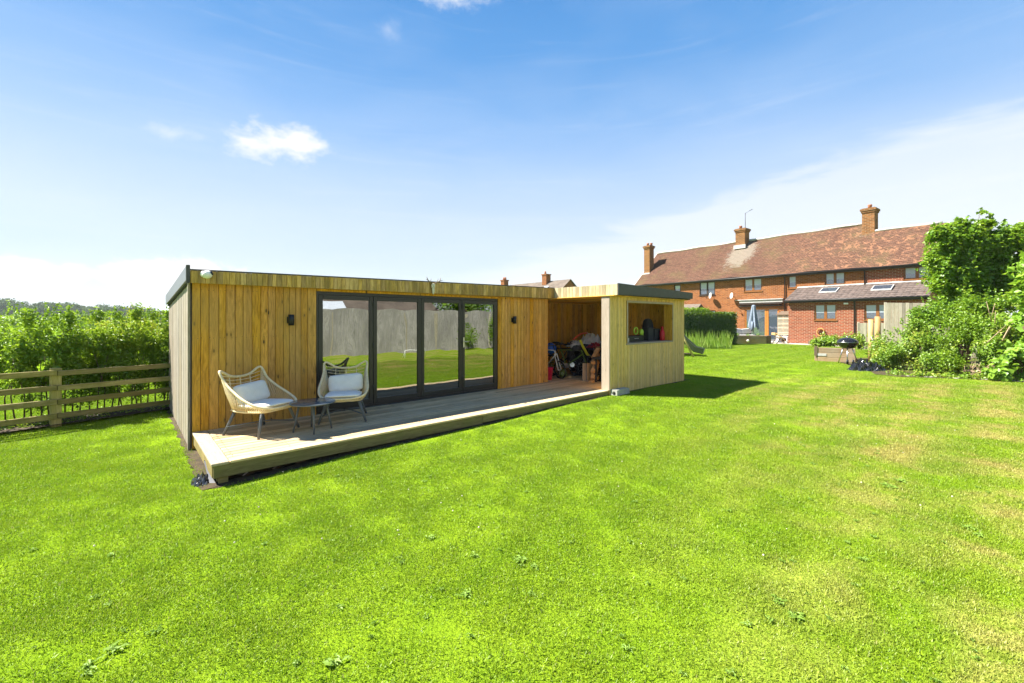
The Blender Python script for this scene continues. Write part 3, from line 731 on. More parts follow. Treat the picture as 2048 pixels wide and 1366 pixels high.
# ------------------------------------------------------------------ the open shelter at the right end (part of the same building)
FZ = .25
cw = MB()
cw.box(7.224, 7.88, -1.80, -1.62, .10, 2.34); cw.box(10.01, 10.66, -1.80, -1.62, .10, 2.34); cw.box(7.88, 10.01, -1.80, -1.62, .10, 1.245); cw.box(7.88, 10.01, -1.80, -1.62, 2.215, 2.34)
cw.box(10.50, 10.66, -1.62, 1.62, .05, 2.34); cw.box(7.17, 10.50, 1.62, 1.76, .05, 2.34)
C('shelter_wall', cw, M['clad_in'])
x = 7.222; n = 60; w = (10.68-7.222)/n
for i in range(n):
    x0 = 7.222+i*w; c_ = random.uniform(-.003, .003)
    segs = [(.115, 2.345)] if (x0+w < 7.90 or x0 > 9.99) else [(.115, 1.252), (2.205, 2.345)]
    for z0, z1 in segs:
        C('slat', MB().cbox(0, w-.010, 0, .024, 0, z1-z0, .005), M['slat'], (x0, -1.826+c_, z0))
C('post_cladding', MB().cbox(7.196, 7.222, -1.83, -1.615, .252, 2.345, .004), M['pale'])
hf = MB(); hf.box(7.855, 7.895, -1.842, -1.60, 1.262, 2.205); hf.box(9.985, 10.012, -1.842, -1.60, 1.262, 2.205); hf.box(7.855, 10.012, -1.842, -1.60, 2.206, 2.245)
C('hatch_frame', hf, M['clad_in'])
hs_ = MB(); hs_.box(7.850, 7.897, -1.850, -1.8425, 1.262, 2.250); hs_.box(9.983, 10.017, -1.850, -1.8425, 1.262, 2.250); hs_.box(7.897, 9.983, -1.850, -1.8425, 2.203, 2.250)
C('hatch_trim', hs_, M['pale'])
C('hatch_sill', MB().cbox(7.856, 10.01, -1.846, -1.30, 1.222, 1.260, .004), M['pale'])
x = 7.20
while x < 10.5:
    w = .142; C('plank', MB().cbox(0, min(w, 10.5-x)-.004, 0, .02, 0, 2.06, .004), M['clad_in'], (x, 1.598+random.uniform(-.002, .002), .25)); x += w
t = -1.60
while t < 1.58:
    w = .142; C('plank', MB().cbox(0, .02, 0, min(w, 1.595-t)-.004, 0, 2.06, .004), M['clad_in'], (10.478, t, .25)); t += w
x = 7.17
while x < 10.49:
    C('ceiling_board', MB().cbox(0, .138, 0, 3.5, 0, .018, .004), M['clad_in'], (x, -1.99+.02, 2.325)); x += .142
C('shelter_roof', MB().add(*(lambda a: (a.v, a.f))(prismx(7.27, 10.72, -1.975, 1.80, 2.346, 2.575, 2.346, 2.52))), M['rubber'])
t = -2.0
while t < -.16:
    w = random.choice((.088, .095, .102)); w = min(w, -.15-t)
    if w < .03: break
    C('fascia_board', MB().cbox(0, .022, 0, w-.003, 0, .245, .003), M['fasc2'], (7.245, t, 2.345)); t += w
C('roof_edging', prismx(7.243, 10.745, -2.028, -2.002, 2.348, 2.602, 2.372, 2.535), M['trim'])
C('roof_edging', prism(10.722, 10.745, -2.0, 1.85, 2.375, 2.535, 2.345, 2.50), M['trim'])
C('plinth', MB().box(7.75, 10.66, -1.80, -1.64, -.1, .113), M['conc'])

# ------------------------------------------------------------------ deck
DK = thing('timber_deck', 'low weathered timber deck running along the front of the cabin', 'deck', (CA[0], CA[1], 0), CROT)
def D(name, mb, m, loc=(0,0,0), rot=(0,0,0), **k): return put(name, mb, m, DK, loc, rot, **k)
n = 13; w = 1.645/n
for i in range(n):
    t0 = -1.645+i*w; cuts = sorted([.172, 7.19]+([random.uniform(2.2, 5.2)] if i % 2 else [random.uniform(1.5, 3.0), random.uniform(4.6, 6.2)]))
    for u, v in zip(cuts[:-1], cuts[1:]):
        D('deck_board', MB().cbox(0, v-u-.004, 0, w-.013, 0, .028, .006), M['deck'], (u, t0, FZ-.028+random.uniform(-.001, .001)))
D('deck_board', MB().cbox(0, 3.6-.004, 0, .15, 0, .028, .005), M['deck'], (.172, -1.80, FZ-.027)); D('deck_board', MB().cbox(0, 3.59, 0, .15, 0, .028, .005), M['deck'], (3.772, -1.80, FZ-.027))
D('end_board', MB().cbox(0, .165, 0, 1.78, 0, .030, .005), M['decky'], (.0, -1.805, FZ-.028))
n = 22; w = 3.22/n
for i in range(n):
    t0 = -1.62+i*w; s0 = 7.20 if t0 < 0 else 7.17
    D('floor_board', MB().cbox(0, 10.48-s0, 0, w-.006, 0, .026, .004), M['deck'], (s0, t0, FZ-.03))
D('edge_joist', MB().cbox(.02, 3.70, -1.79, -1.755, .085, .222, .004), M['joist']); D('edge_joist', MB().cbox(3.704, 7.20, -1.79, -1.755, .10, .222, .004), M['joist'])
D('end_joist', MB().cbox(.012, .045, -1.75, -.03, .085, .222, .004), M['joist'])
for x in (.06, 1.5, 3.0, 4.5, 6.0, 7.1): D('bearer', MB().box(x, x+.09, -1.70, -.03, -.05, .20), M['joist'])
for x in (.07, 2.4, 4.8): D('deck_foot', MB().box(x, x+.09, -1.752, -1.66, -.1, .20), M['joist'])
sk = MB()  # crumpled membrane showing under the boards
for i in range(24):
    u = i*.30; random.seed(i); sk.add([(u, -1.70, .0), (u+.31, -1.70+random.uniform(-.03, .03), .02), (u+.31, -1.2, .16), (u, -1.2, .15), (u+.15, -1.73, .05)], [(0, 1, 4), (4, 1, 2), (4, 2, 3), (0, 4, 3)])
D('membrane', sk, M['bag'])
sv_ = MB()
for k in range(-0, 70):
    xx = random.uniform(-.10, .02); yy = random.uniform(-1.9, -.1); sv_.ball((xx, yy, gz(*cab(xx, yy))+.003), (random.uniform(.008, .02), random.uniform(.008, .02), .008), 6, 4)
D('gravel', sv_, M['soil'], kind='stuff')
sc_ = MB(); random.seed(8)
for i in range(13):
    for xj in [.105+.60*k for k in range(12)]:
        for dy in (.03, .095): sc_.lathe([(.0055, 0), (.0055, .0012), (0, .0012)], 6, Matrix.Translation((xj+random.uniform(-.006, .006)+.12, -1.645+i*(1.645/13)+dy, FZ+.0012)), False)
D('screw_heads', sc_, M['gutter'], kind='stuff')
sc_ = MB()
for xx in [.06+.135*k for k in range(12)]+[5.60+.135*k for k in range(12)]:
    for z in (.34, .95, 1.55, 2.22):
        for dx in (0, .05): sc_.lathe([(.0045, 0), (.0045, .002), (0, .002)], 6, Matrix.Translation((xx+dx+random.uniform(-.008, .008), -.0215, z+random.uniform(-.01, .01))) @ Matrix.Rotation(PI/2, 4, 'X'), False)
C('screw_heads', sc_, M['gutter'], kind='stuff')
# bit of black sheet sticking out at the corner
def crumple(cx, cy, rx, ry, h, n=18, seed=1, fr=3.0):
    vs = []
    for i in range(n+1):
        for j in range(n+1):
            u, v = i/n*2-1, j/n*2-1; r = min(1, math.hypot(u, v)); e = (1-r**2.5)
            q = mnoise.noise(Vector((u*fr, v*fr, seed)))+.6*mnoise.noise(Vector((u*fr*2.4, v*fr*2.4, seed+5))); q = abs(q)
            vs.append((cx+u*rx*(1+.12*q), cy+v*ry*(1+.12*q), max(-.01, h*(e*.35+q*1.3*e)-.005)))
    fs = [(i*(n+1)+j, (i+1)*(n+1)+j, (i+1)*(n+1)+j+1, i*(n+1)+j+1) for i in range(n) for j in range(n)]
    return MB().add(vs, fs)
o = put('plastic_sheet', crumple(0, 0, .10, .22, .09, 14, 4), M['bag'], None, (*cab(-.05, -1.50), .0), (0, 0, CROT)); tag(o, 'crumpled black plastic poking out under the near corner of the deck', 'plastic sheet')
# path strip of bare soil round the cabin's left wall
gs = MB(); pts = []
for i in range(40):
    tt = -1.84+i*.145; wv = .015+.02*math.sin(i*1.7)+.015*math.sin(i*3.1)
    pts.append(((-.07-wv), tt)); 
vs = []
for (u, v) in pts:
    X1, Y1 = cab(u, v); X2, Y2 = cab(.05, v); vs += [(X1, Y1, gz(X1, Y1)+.006), (X2, Y2, gz(X2, Y2)+.012)]
put('soil_strip', MB().add(vs, [(2*i, 2*i+1, 2*i+3, 2*i+2) for i in range(39)]), M['soil'], None, kind='structure')
vs = []
for i in range(60):
    u = .0+i*.185; e = -1.86-.02*math.sin(i*1.3)-.02*math.sin(i*.6)
    X1, Y1 = cab(u, e-(0 if u < 7.3 else .01)); X2, Y2 = cab(u, -1.6); vs += [(X1, Y1, gz(X1, Y1)+.006), (X2, Y2, gz(X2, Y2)+.008)]
put('soil_strip', MB().add(vs, [(2*i, 2*i+2, 2*i+3, 2*i+1) for i in range(59)]), M['soil'], None, kind='structure')

# ------------------------------------------------------------------ things on the cabin
for i, (s, lab) in enumerate([(1.24, 'black up and down wall light left of the glazed doors'), (5.97, 'black up and down wall light between the glazed doors and the open shelter')]):
    l = thing('wall_light', lab, 'wall light', (*cab(s, -.02), 1.80), CROT, 'black wall lights on the cabin front')
    mb = MB(); mb.cbox(-.045, .045, -.02, 0, -.05, .05, .004); put('back_plate', mb, M['black'], l)
    mb = MB(); mb.lathe([(.0, -.085), (.042, -.085), (.042, .085), (.0, .085)], 20, Matrix.Translation((0, -.075, 0))); put('lamp_body', mb, M['black'], l)
    put('bracket', MB().box(-.014, .014, -.045, -.018, -.02, .02), M['black'], l)
l = thing('security_camera', 'white dome security camera on the cabin fascia at the left corner', 'camera', (*cab(.12, -.145), 2.43), CROT)
put('mount', MB().lathe([(0, 0), (.045, 0), (.045, .03), (.03, .045), (0, .045)], 20, Matrix.Rotation(PI/2, 4, 'X')), M['white'], l)
ct = Matrix.Translation((.03, -.075, -.008)) @ Matrix.Rotation(math.radians(62), 4, 'Y') @ Matrix.Rotation(math.radians(20), 4, 'X')
put('camera_body', MB().ball((0, 0, 0), (.056, .056, .062), 20, 14, ct), M['white'], l)
put('lens', MB().lathe([(0, .050), (.034, .050), (.032, .062), (0, .068)], 16, ct), M['black'], l)
l = thing('antler_skull', 'bleached deer skull with antlers hung on the cabin fascia above the doors', 'skull', (*cab(3.75, -.145), 2.46), CROT)
put('skull', MB().add(*(lambda a: (a.v, a.f))(MB().ball((0, -.03, .0), (.042, .03, .055), 12, 8).ball((0, -.035, -.08), (.026, .022, .085), 10, 8))), M['bone'], l)
for s in (-1, 1):
    mb = MB(); mb.tube([(.02*s, -.03, .04), (.07*s, -.05, .07), (.13*s, -.06, .10), (.16*s, -.05, .17)], [.011, .010, .009, .004], 7); mb.tube([(.07*s, -.05, .07), (.08*s, -.09, .14)], [.008, .003], 6); mb.tube([(.13*s, -.06, .10), (.19*s, -.08, .12)], [.008, .003], 6)
    put('antler', mb, M['antler'], l)
l = thing('hollow_concrete_block', 'grey hollow concrete block against the foot of the slatted wall at the deck end', 'concrete block', (*cab(7.235, -2.0), .115), CROT)
mb = MB(); W_ = Hh = .16; r = .045; nseg = 16
for yy in (0,):
    ring = [(0, W_/2+r*math.cos(2*PI*k/nseg), Hh/2+r*math.sin(2*PI*k/nseg)) for k in range(nseg)]
    out = []
    for k in range(nseg):
        c, s_ = math.cos(2*PI*k/nseg), math.sin(2*PI*k/nseg); q = max(abs(c)/(W_/2), abs(s_)/(Hh/2)); out.append((0, W_/2+c/q, Hh/2+s_/q))
    for X0 in (0, .48): mb.add([(X0, p[1], p[2]) for p in ring]+[(X0, p[1], p[2]) for p in out], [((k+1) % nseg, k, nseg+k, nseg+(k+1) % nseg) if X0 == 0 else (k, (k+1) % nseg, nseg+(k+1) % nseg, nseg+k) for k in range(nseg)])
    mb.add([(X0, p[1], p[2]) for X0 in (0, .48) for p in out], [(k, (k+1) % nseg, nseg+(k+1) % nseg, nseg+k) for k in range(nseg)])
    mb.add([(X0, p[1], p[2]) for X0 in (0, .48) for p in ring], [((k+1) % nseg, k, nseg+k, nseg+(k+1) % nseg) for k in range(nseg)])
put('block', mb, M['conc'], l)

# ------------------------------------------------------------------ lounge chairs and table
def make_chair(label, loc, rz):
    t = thing('rope_armchair', label, 'armchair', loc, rz, 'rope armchairs with pale cushions on the deck')
    def catmull(P, n):
        out = []; m = len(P)
        for i in range(m):
            p0, p1, p2, p3 = [Vector(P[(i+k) % m]) for k in (-1, 0, 1, 2)]
            for k in range(n):
                f = k/n; out.append(.5*((2*p1)+(p2-p0)*f+(2*p0-5*p1+4*p2-p3)*f*f+(3*p1-3*p2-p0+p3)*f**3))
        return out
    half = [(0, -.375, .365), (.18, -.365, .372), (.31, -.30, .41), (.355, -.12, .485), (.345, .08, .585), (.33, .25, .70), (.318, .372, .855)]
    top = [(.15, .385, .772), (0, .388, .752)]
    P = half+top+[(-x, y, z) for x, y, z in reversed(top[:1])]+[(-x, y, z) for x, y, z in reversed(half[1:])]
    R = catmull(P, 6); put('rim', MB().tube(R, .0165, 8, closed=True), M['rope'], t)
    S_ = [(0, -.33, .33), (.2, -.32, .33), (.265, -.2, .325), (.275, 0, .32), (.26, .17, .32), (.22, .265, .33), (.19, .275, .335), (.10, .28, .33), (0, .28, .33)]
    Sf = S_+[(-x, y, z) for x, y, z in reversed(S_[1:-1])]
    S2 = catmull(Sf, 6); put('seat_ring', MB().tube(S2, .013, 8, closed=True), M['rope'], t)
    N = len(R); st = MB()
    iback0 = 6*6; iback1 = N-6*6    # indices of the high back corners
    def both(f):                      # f in 0..1 from front centre to the back corner
        i = f*iback0; a = int(i); w = i-a
        r = R[a].lerp(R[min(a+1, N-1)], w); j = f*6*6; c = int(j); s = S2[c].lerp(S2[min(c+1, len(S2)-1)], j-c); return r, s
    for k in range(34):
        f = .13+.85*k/33
        r, s = both(f); mid = r.lerp(s, .5)+Vector((.012, 0, -.015))
        for sg in (1, -1): st.tube([(sg*p.x, p.y, p.z) for p in (r, mid, s)], .0048, 5)
    RB, SB = both(1.0)
    for k in range(8):
        f = .12+.78*k/8; A = RB.lerp(SB, f); dip = (1-f)*.05
        st.tube([(A.x, A.y, A.z), (A.x*.5, A.y+.018, A.z-dip*.8), (0, A.y+.024, A.z-dip), (-A.x*.5, A.y+.018, A.z-dip*.8), (-A.x, A.y, A.z)], .0048, 5)
    for xx in (-.16, 0, .16): st.tube([(xx, .392, .752), (xx, .36, .55), (xx*.9, .28, .33)], .007, 6)
    for k in range(11):
        y = -.30+.055*k; st.tube([(-.26, y, .325), (0, y, .312), (.26, y, .325)], .0048, 5)
    put('rope_weave', st, M['rope'], t)
    for (x, y, fx, fy) in ((-.22, -.26, -.335, -.33), (.22, -.26, .335, -.33), (-.20, .22, -.32, .30), (.20, .22, .32, .30)):
        put('leg', MB().tube([(x, y, .335), (fx, fy, .0)], [.024, .016], 10), M['leg'], t)
    fr = MB(); k = .40
    for sg in (1, -1): fr.tube([(sg*.295, .27, .11), (sg*.10, .05, .14), (0, 0, .142)], .010, 8); fr.tube([(sg*.31, -.31, .11), (sg*.10, -.06, .14), (0, 0, .142)], .010, 8)
    put('stretcher', fr, M['leg'], t)
    ms = Matrix.Translation((0, -.085, .392)) @ Matrix.Rotation(math.radians(-3), 4, 'X')
    def pad(w, d, h, Mx, seed):
        mb = MB(); n, m_ = 20, 14; vs = []
        for i in range(m_+1):
            th = -PI/2+PI*i/m_
            for k in range(n):
                ph = 2*PI*k/n; c, s_ = math.cos(ph), math.sin(ph)
                ct_ = max(0, math.cos(th)); q = ct_**.30
                sx = math.copysign(abs(c)**.32, c); sy = math.copysign(abs(s_)**.32, s_)
                z = math.copysign(abs(math.sin(th))**1.0, math.sin(th))*h*(1-.45*(max(abs(sx), abs(sy))*q)**5)
                wob = 1+.02*mnoise.noise(Vector((c*2, s_*2, seed)))
                vs.append(Mx @ Vector((sx*q*w*wob, sy*q*d*wob, z+.006*mnoise.noise(Vector((sx*3, sy*3, seed+z*5))))))
        return mb.add(vs, [(i*n+k, i*n+(k+1) % n, (i+1)*n+(k+1) % n, (i+1)*n+k) for i in range(m_) for k in range(n)], True)
    put('seat_cushion', pad(.265, .275, .042, ms, 1), M['cushion'], t)
    mp = Matrix.Translation((.01, .175, .535)) @ Matrix.Rotation(math.radians(66), 4, 'X') @ Matrix.Rotation(math.radians(4), 4, 'Z')
    put('back_cushion', pad(.262, .145, .070, mp, 2), M['cushion'], t)
    return t
make_chair('rope weave armchair with pale cushions left of the round table', (*cab(.72, -.60), FZ), CROT+math.radians(30))
make_chair('rope weave armchair with pale cushions right of the round table in front of the glass', (*cab(1.88, -.58), FZ), CROT-math.radians(25))
t = thing('round_side_table', 'small round dark metal side table between the two rope armchairs', 'table', (*cab(1.27, -1.03), FZ), CROT+.3)
put('table_top', MB().lathe([(0, .385), (.285, .385), (.297, .390), (.297, .402), (.285, .407), (0, .407)], 40), M['tabletop'], t)
for k in range(4):
    a = PI/4+k*PI/2+.25; c, s = math.cos(a), math.sin(a); put('leg', MB().tube([(c*.17, s*.17, .388), (c*.245, s*.245, 0)], [.018, .012], 10), M['leg'], t)

# ------------------------------------------------------------------ things stored in the shelter
SF = FZ-.004
def bike(label, loc, rz, m, R=.31, lean=0.12, size=1.0):
    t = thing('bicycle', label, 'bicycle', loc, rz, 'bicycles stored in the shelter'); t.rotation_euler = (lean, 0, rz); t.scale = (size,)*3
    for x in (-.52, .52):
        w = MB(); n = 28
        w.tube([(x+R*math.cos(2*PI*k/n), 0, R+R*.98*math.sin(2*PI*k/n)) for k in range(n)], .021, 6, closed=True); o = put('wheel', w, M['black'], t)
        w = MB()
        for k in range(12): a = 2*PI*k/12; w.tube([(x, .01*(-1)**k, R), (x+R*.95*math.cos(a), 0, R+R*.95*math.sin(a))], .0022, 4)
        w.tube([(x, -.04, R), (x, .04, R)], .018, 8); put('spokes', w, M['steel'], o)
    f = MB(); bb = (-.06, 0, .30); st = (-.20, 0, .74); hd = (.36, 0, .74); h2 = (.40, 0, .64)
    for a, b, r in ((bb, st, .016), (st, hd, .017), (bb, h2, .020), ((-.52, .05, R), bb, .010), ((-.52, -.05, R), bb, .010), ((-.52, .05, R), st, .009), ((-.52, -.05, R), st, .009), (hd, h2, .020)): f.tube([a, b], r, 7)
    for s in (1, -1): f.tube([(.39, .04*s, .66), (.52, .05*s, R)], .013, 7)
    put('frame', f, m, t)
    h = MB(); h.tube([(.36, 0, .74), (.34, 0, .88)], .014, 7); h.tube([(.30, -.29, .90), (.34, -.08, .88), (.34, .08, .88), (.30, .29, .90)], .012, 7); h.tube([(.30, -.30, .90), (.32, -.19, .893)], .018, 8); h.tube([(.30, .30, .90), (.32, .19, .893)], .018, 8)
    put('handlebar', h, M['black'], t)
    s = MB(); s.tube([(-.20, 0, .74), (-.22, 0, .88)], .012, 7); s.ball((-.22, 0, .90), (.13, .065, .03), 12, 6); put('saddle', s, M['charcoal'], t)
    c = MB(); c.tube([(-.06, -.03, .30), (-.06, .03, .30)], .07, 14); c.tube([(-.06, .05, .30), (.04, .05, .18)], .009, 6); c.tube([(-.06, -.05, .30), (-.16, -.05, .42)], .009, 6); put('crank', c, M['steel'], t)
    return t
bike('lime and black bicycle, nearest of those stored in the shelter', (*cab(8.40, .35), SF), CROT+math.radians(-62), M['darklime'], R=.29)
bike('black bicycle standing behind the lime one in the shelter', (*cab(8.62, .80), SF), CROT+math.radians(-75), M['black'], R=.32, lean=-.05)
bike('small pale framed bicycle at the shelter entrance beside the pink bucket', (*cab(7.98, .72), SF), CROT+math.radians(-100), M['white'], R=.23, lean=.1)
o = put('storage_bag', MB().ball((0, 0, 0), (.17, .15, .15), 18, 12, lump=.25, seed=2), M['blue'], None, (*cab(8.20, .86), 1.0)); tag(o, 'bright blue bag hooked over the handlebars in the shelter', 'bag')
t = thing('toy_bucket', 'pink plastic bucket on the shelter floor against the end of the cladding', 'bucket', (*cab(7.52, .30), SF), .3)
put('bucket_body', MB().lathe([(.0, 0), (.09, 0), (.125, .30), (.132, .30), (.132, .315), (.118, .315), (.085, .015), (0, .015)], 20), M['pink'], t)
put('handle', MB().tube([(.125*math.cos(a), .125*math.sin(a)*.2-.02, .30-.09*abs(math.sin(a))) for a in [PI*k/10 for k in range(11)]], .005, 6), M['pink'], t)
def crate(label, s, tt, w, d, z0, z1, m=M['black']):
    t = thing('storage_crate', label, 'crate', (*cab(s, tt), z0), CROT)
    h = z1-z0; mb = MB(); mb.box(-w/2, w/2, -d/2, -d/2+.015, 0, h); mb.box(-w/2, w/2, d/2-.015, d/2, 0, h); mb.box(-w/2, -w/2+.015, -d/2+.015, d/2-.015, 0, h); mb.box(w/2-.015, w/2, -d/2+.015, d/2-.015, 0, h); mb.box(-w/2+.015, w/2-.015, -d/2+.015, d/2-.015, 0, .015)
    put('crate_body', mb, m, t)
    r = MB(); r.cbox(-w/2-.012, w/2+.012, -d/2-.012, d/2+.012, h-.05, h-.015, .004); put('lid', r, m, t); return t
crate('large black storage crate standing on the shelter floor', 9.10, .22, .55, .45, SF, .62)
crate('black storage crate stacked on top of the floor crate', 9.08, .22, .50, .42, .612, 1.02)
o = put('folded_duvet', crumple(0, 0, .42, .30, .26, 20, 9, 2.2), M['whitecloth'], None, (*cab(9.45, .45), 1.12), (0, 0, CROT)); tag(o, 'pale grey duvet heaped on top of the stored things', 'duvet')
o = put('red_blanket', crumple(0, 0, .30, .26, .14, 16, 12, 2.5), M['redcloth'], None, (*cab(9.25, .12), 1.03), (0, 0, CROT)); tag(o, 'dark red folded blanket under the grey duvet', 'blanket')
o = put('navy_blanket', crumple(0, 0, .33, .3, .12, 16, 15, 2.5), M['navy'], None, (*cab(9.2, .16), .985), (0, 0, CROT)); tag(o, 'navy blanket lying on the upper black crate', 'blanket')
crate('dark plastic crate behind the heap carrying the duvet', 9.75, .75, .8, .7, SF, 1.16)
o = put('foam_tube', MB().tube([(*cab(8.42, -.02), 1.26), (*cab(8.5, -.06), 1.08), (*cab(8.62, -.10), .88), (*cab(8.72, -.12), .80)], .035, 10), M['yellow']); tag(o, 'bent yellow foam tube hanging in front of the stored pile', 'foam tube')
pts = [(*cab(8.35+.10*k, .15+.02*k), 1.27+.16*math.sin(PI*k/8*.62)) for k in range(9)]
o = put('plastic_pipe', MB().tube(pts, .022, 8), M['orange']); tag(o, 'orange plastic pipe curving over the top of the pile', 'pipe')
for i, (s, tt, m) in enumerate([(7.99, -.46, 'pale'), (8.07, -.55, 'plank')]):
    Mx = Matrix.Rotation(math.radians(8), 4, 'Y') @ Matrix.Rotation(math.radians(-9), 4, 'X'); o = put('leaning_board', MB().cbox(0, .33 if i else .30, 0, .022, 0, .46, .003, Mx), M[m], None, (*cab(s, tt), SF), (0, 0, CROT-math.radians(12)))
    tag(o, ['pale board leaning behind the brown panel in the shelter', 'square brown panel leaning at the shelter opening'][i], 'board')
random.seed(11)
tz = [(.95, 35), (.80, 30), (.60, 35), (.47, 48), (.34, 62), (.26, 10)]
labs = ['topmost sawn timber offcut of the stack behind the post', 'second offcut down in the stack behind the post', 'third offcut down in the stack behind the post', 'steeply tilted offcut near the foot of the timber stack', 'short upright offcut by the square brown panel', 'lowest offcut lying on the shelter floor behind the post']
for i, (z, ang) in enumerate(tz):
    Mx = Matrix.Rotation(math.radians(-ang), 4, 'Y'); L_ = .42
    o = put('timber_offcut', MB().cbox(-L_/2, L_/2, -.05, .05, -.035, .035, .004, Mx), M['plank'], None, (*cab(8.20-.02*i, -.72), z+.02), (0, 0, CROT+.25)); tag(o, labs[i], 'timber offcut', 'timber offcuts stacked behind the post')
t = thing('timber_rack', 'dark steel rack holding the timber offcuts behind the post', 'rack', (*cab(8.50, -.72), SF), CROT)
put('rack_back', MB().box(-.02, .02, -.10, .10, 0, .95), M['black'], t); put('rack_foot', MB().box(-.25, .12, -.12, .12, 0, .02), M['black'], t)
for z in (.18, .33, .50, .70, .86): put('rack_arm', MB().box(-.20, -.02, -.09, .09, z-.01, z+.0), M['black'], t)
def helmet(label, s, tt, z, m, rz=0): 
    t = thing('cycle_helmet', label, 'helmet', (*cab(s, tt), z), CROT+rz)
    put('shell', MB().lathe([(.125, 0), (.128, .03), (.115, .08), (.075, .125), (0, .14)], 18, Matrix.Scale(1.2, 4, (1, 0, 0))), M[m], t); put('chin_strap', MB().tube([(-.1, -.09, 0), (0, -.05, -.13), (.1, -.09, 0)], .006, 5), M['black'], t)
helmet('white cycle helmet hung among the handlebars', 8.62, .30, 1.02, 'white'); helmet('black cycle helmet resting beside the foam tube', 8.42, .10, .98, 'charcoal', .5)
t = thing('kick_scooter', 'silver kick scooter leaning against the bicycles', 'scooter', (*cab(8.75, .02), SF), CROT-.9)
put('deck', MB().cbox(-.30, .22, -.05, .05, .07, .095, .006), M['black'], t); put('stem', MB().tube([(.26, 0, .08), (.20, 0, .80)], .016, 8), M['steel'], t); put('handlebar', MB().tube([(.20, -.19, .80), (.20, .19, .80)], .014, 8), M['black'], t)
for x in (-.33, .27): put('wheel', MB().lathe([(0, -.015), (.055, -.015), (.055, .015), (0, .015)], 16, Matrix.Translation((x, 0, .058)) @ Matrix.Rotation(PI/2, 4, 'X')), M['charcoal'], t)
bike('dark child bicycle wedged between the storage crates and the lime one', (*cab(8.75, .45), SF), CROT+math.radians(-50), M['charcoal'], R=.24, lean=-.12, size=.95)
o = put('rucksack', MB().ball((0, 0, 0), (.19, .14, .24), 16, 10, lump=.3, seed=5, power=.7), M['charcoal'], None, (*cab(8.86, .55), .78)); tag(o, 'slumped charcoal rucksack between the bicycles and the crates', 'rucksack')
o = put('football', MB().ball((0, 0, 0), .11, 16, 12), M['darklime'], None, (*cab(8.10, .30), SF+.11)); tag(o, 'dark green football on the shelter floor under the small bicycle', 'ball')
o = put('dust_sheet', crumple(0, 0, .30, .22, .20, 16, 33, 2.6), M['whitecloth'], None, (*cab(8.95, .60), 1.05), (0, 0, CROT)); tag(o, 'pale dust sheet draped at the left of the duvet', 'cloth')
# on the hatch counter
CZ = 1.262
def speaker(label, s, tt, w, h, d):
    t = thing('speaker_case', label, 'speaker', (*cab(s, tt), CZ), CROT)
    mb = MB(); mb.cbox(-w/2, w/2, -d/2, d/2, 0, h, .012); put('case_body', mb, M['charcoal'], t)
    put('handle', MB().tube([(-.05, 0, h), (-.05, 0, h+.03), (.05, 0, h+.03), (.05, 0, h)], .008, 6), M['black'], t); return t
speaker('low black speaker box on the hatch counter beside the lime reel', 9.48, -1.42, .26, .34, .2)
speaker('black speaker box next to the red bottle on the hatch counter', 9.80, -1.42, .26, .31, .2)
t = thing('backpack', 'tall black backpack standing at the right end of the hatch counter', 'backpack', (*cab(9.86, -1.20), .9), CROT)
put('backpack_body', MB().ball((0, 0, .46), (.17, .12, .48), 18, 12, power=.6), M['charcoal'], t); put('strap', MB().tube([(-.08, -.12, .7), (-.1, -.17, .5), (-.08, -.12, .3)], .015, 6), M['black'], t)
t = thing('work_bench', 'dark bench inside the shelter just behind the hatch', 'bench', (*cab(9.0, -1.0), SF), CROT)
put('bench_top', MB().box(-1.0, 1.1, -.24, .25, .58, .63), M['charcoal'], t)
for x in (-.95, 1.0):
    for y in (-.2, .2): put('leg', MB().box(x, x+.05, y-.03, y+.02, 0, .58), M['charcoal'], t)
t = thing('red_bottle', 'red gas bottle with a narrow neck on the hatch sill at the right', 'bottle', (*cab(9.86, -1.62), CZ-.0), CROT)
put('bottle_body', MB().lathe([(0, 0), (.062, 0), (.065, .02), (.065, .20), (.05, .25), (.028, .28), (.026, .31), (0, .31)], 18), M['red'], t); put('cap', MB().lathe([(0, .311), (.034, .311), (.034, .36), (0, .37)], 14), M['red'], t)
t = thing('hose_reel', 'lime green garden hose ring on the hatch counter', 'hose', (*cab(9.02, -1.35), CZ+.17), CROT)
put('hose_ring', MB().tube([(.085*math.cos(2*PI*k/20), 0, .085*math.sin(2*PI*k/20)+.09) for k in range(20)], .018, 8, closed=True), M['lime'], t)
t = thing('lime_spray_can', 'rounded lime green garden sprayer beside the hose ring on the counter', 'sprayer', (*cab(9.23, -1.38), CZ+.0), CROT)
put('sprayer_body', MB().ball((0, 0, .22), (.07, .06, .09), 14, 10), M['lime'], t); put('spout', MB().tube([(.05, 0, .2), (.09, 0, .12), (.10, 0, .02)], .018, 7), M['lime'], t); put('base', MB().box(-.05, .05, -.05, .05, 0, .14), M['black'], t)
t = thing('tool_case', 'flat black tool case lying at the left of the hatch counter', 'case', (*cab(8.75, -1.40), CZ), CROT)
put('case_body', MB().cbox(-.36, .36, -.12, .12, 0, .15, .015), M['black'], t); put('handle', MB().tube([(-.08, -.125, .08), (-.08, -.15, .08), (.08, -.15, .08), (.08, -.125, .08)], .008, 6), M['steel'], t)
o = put('paint_tin', MB().lathe([(0, 0), (.05, 0), (.05, .10), (.053, .105), (0, .108)], 16), M['white'], None, (*cab(8.2, -1.62), CZ)); tag(o, 'small white tin in the left corner of the hatch sill', 'tin')

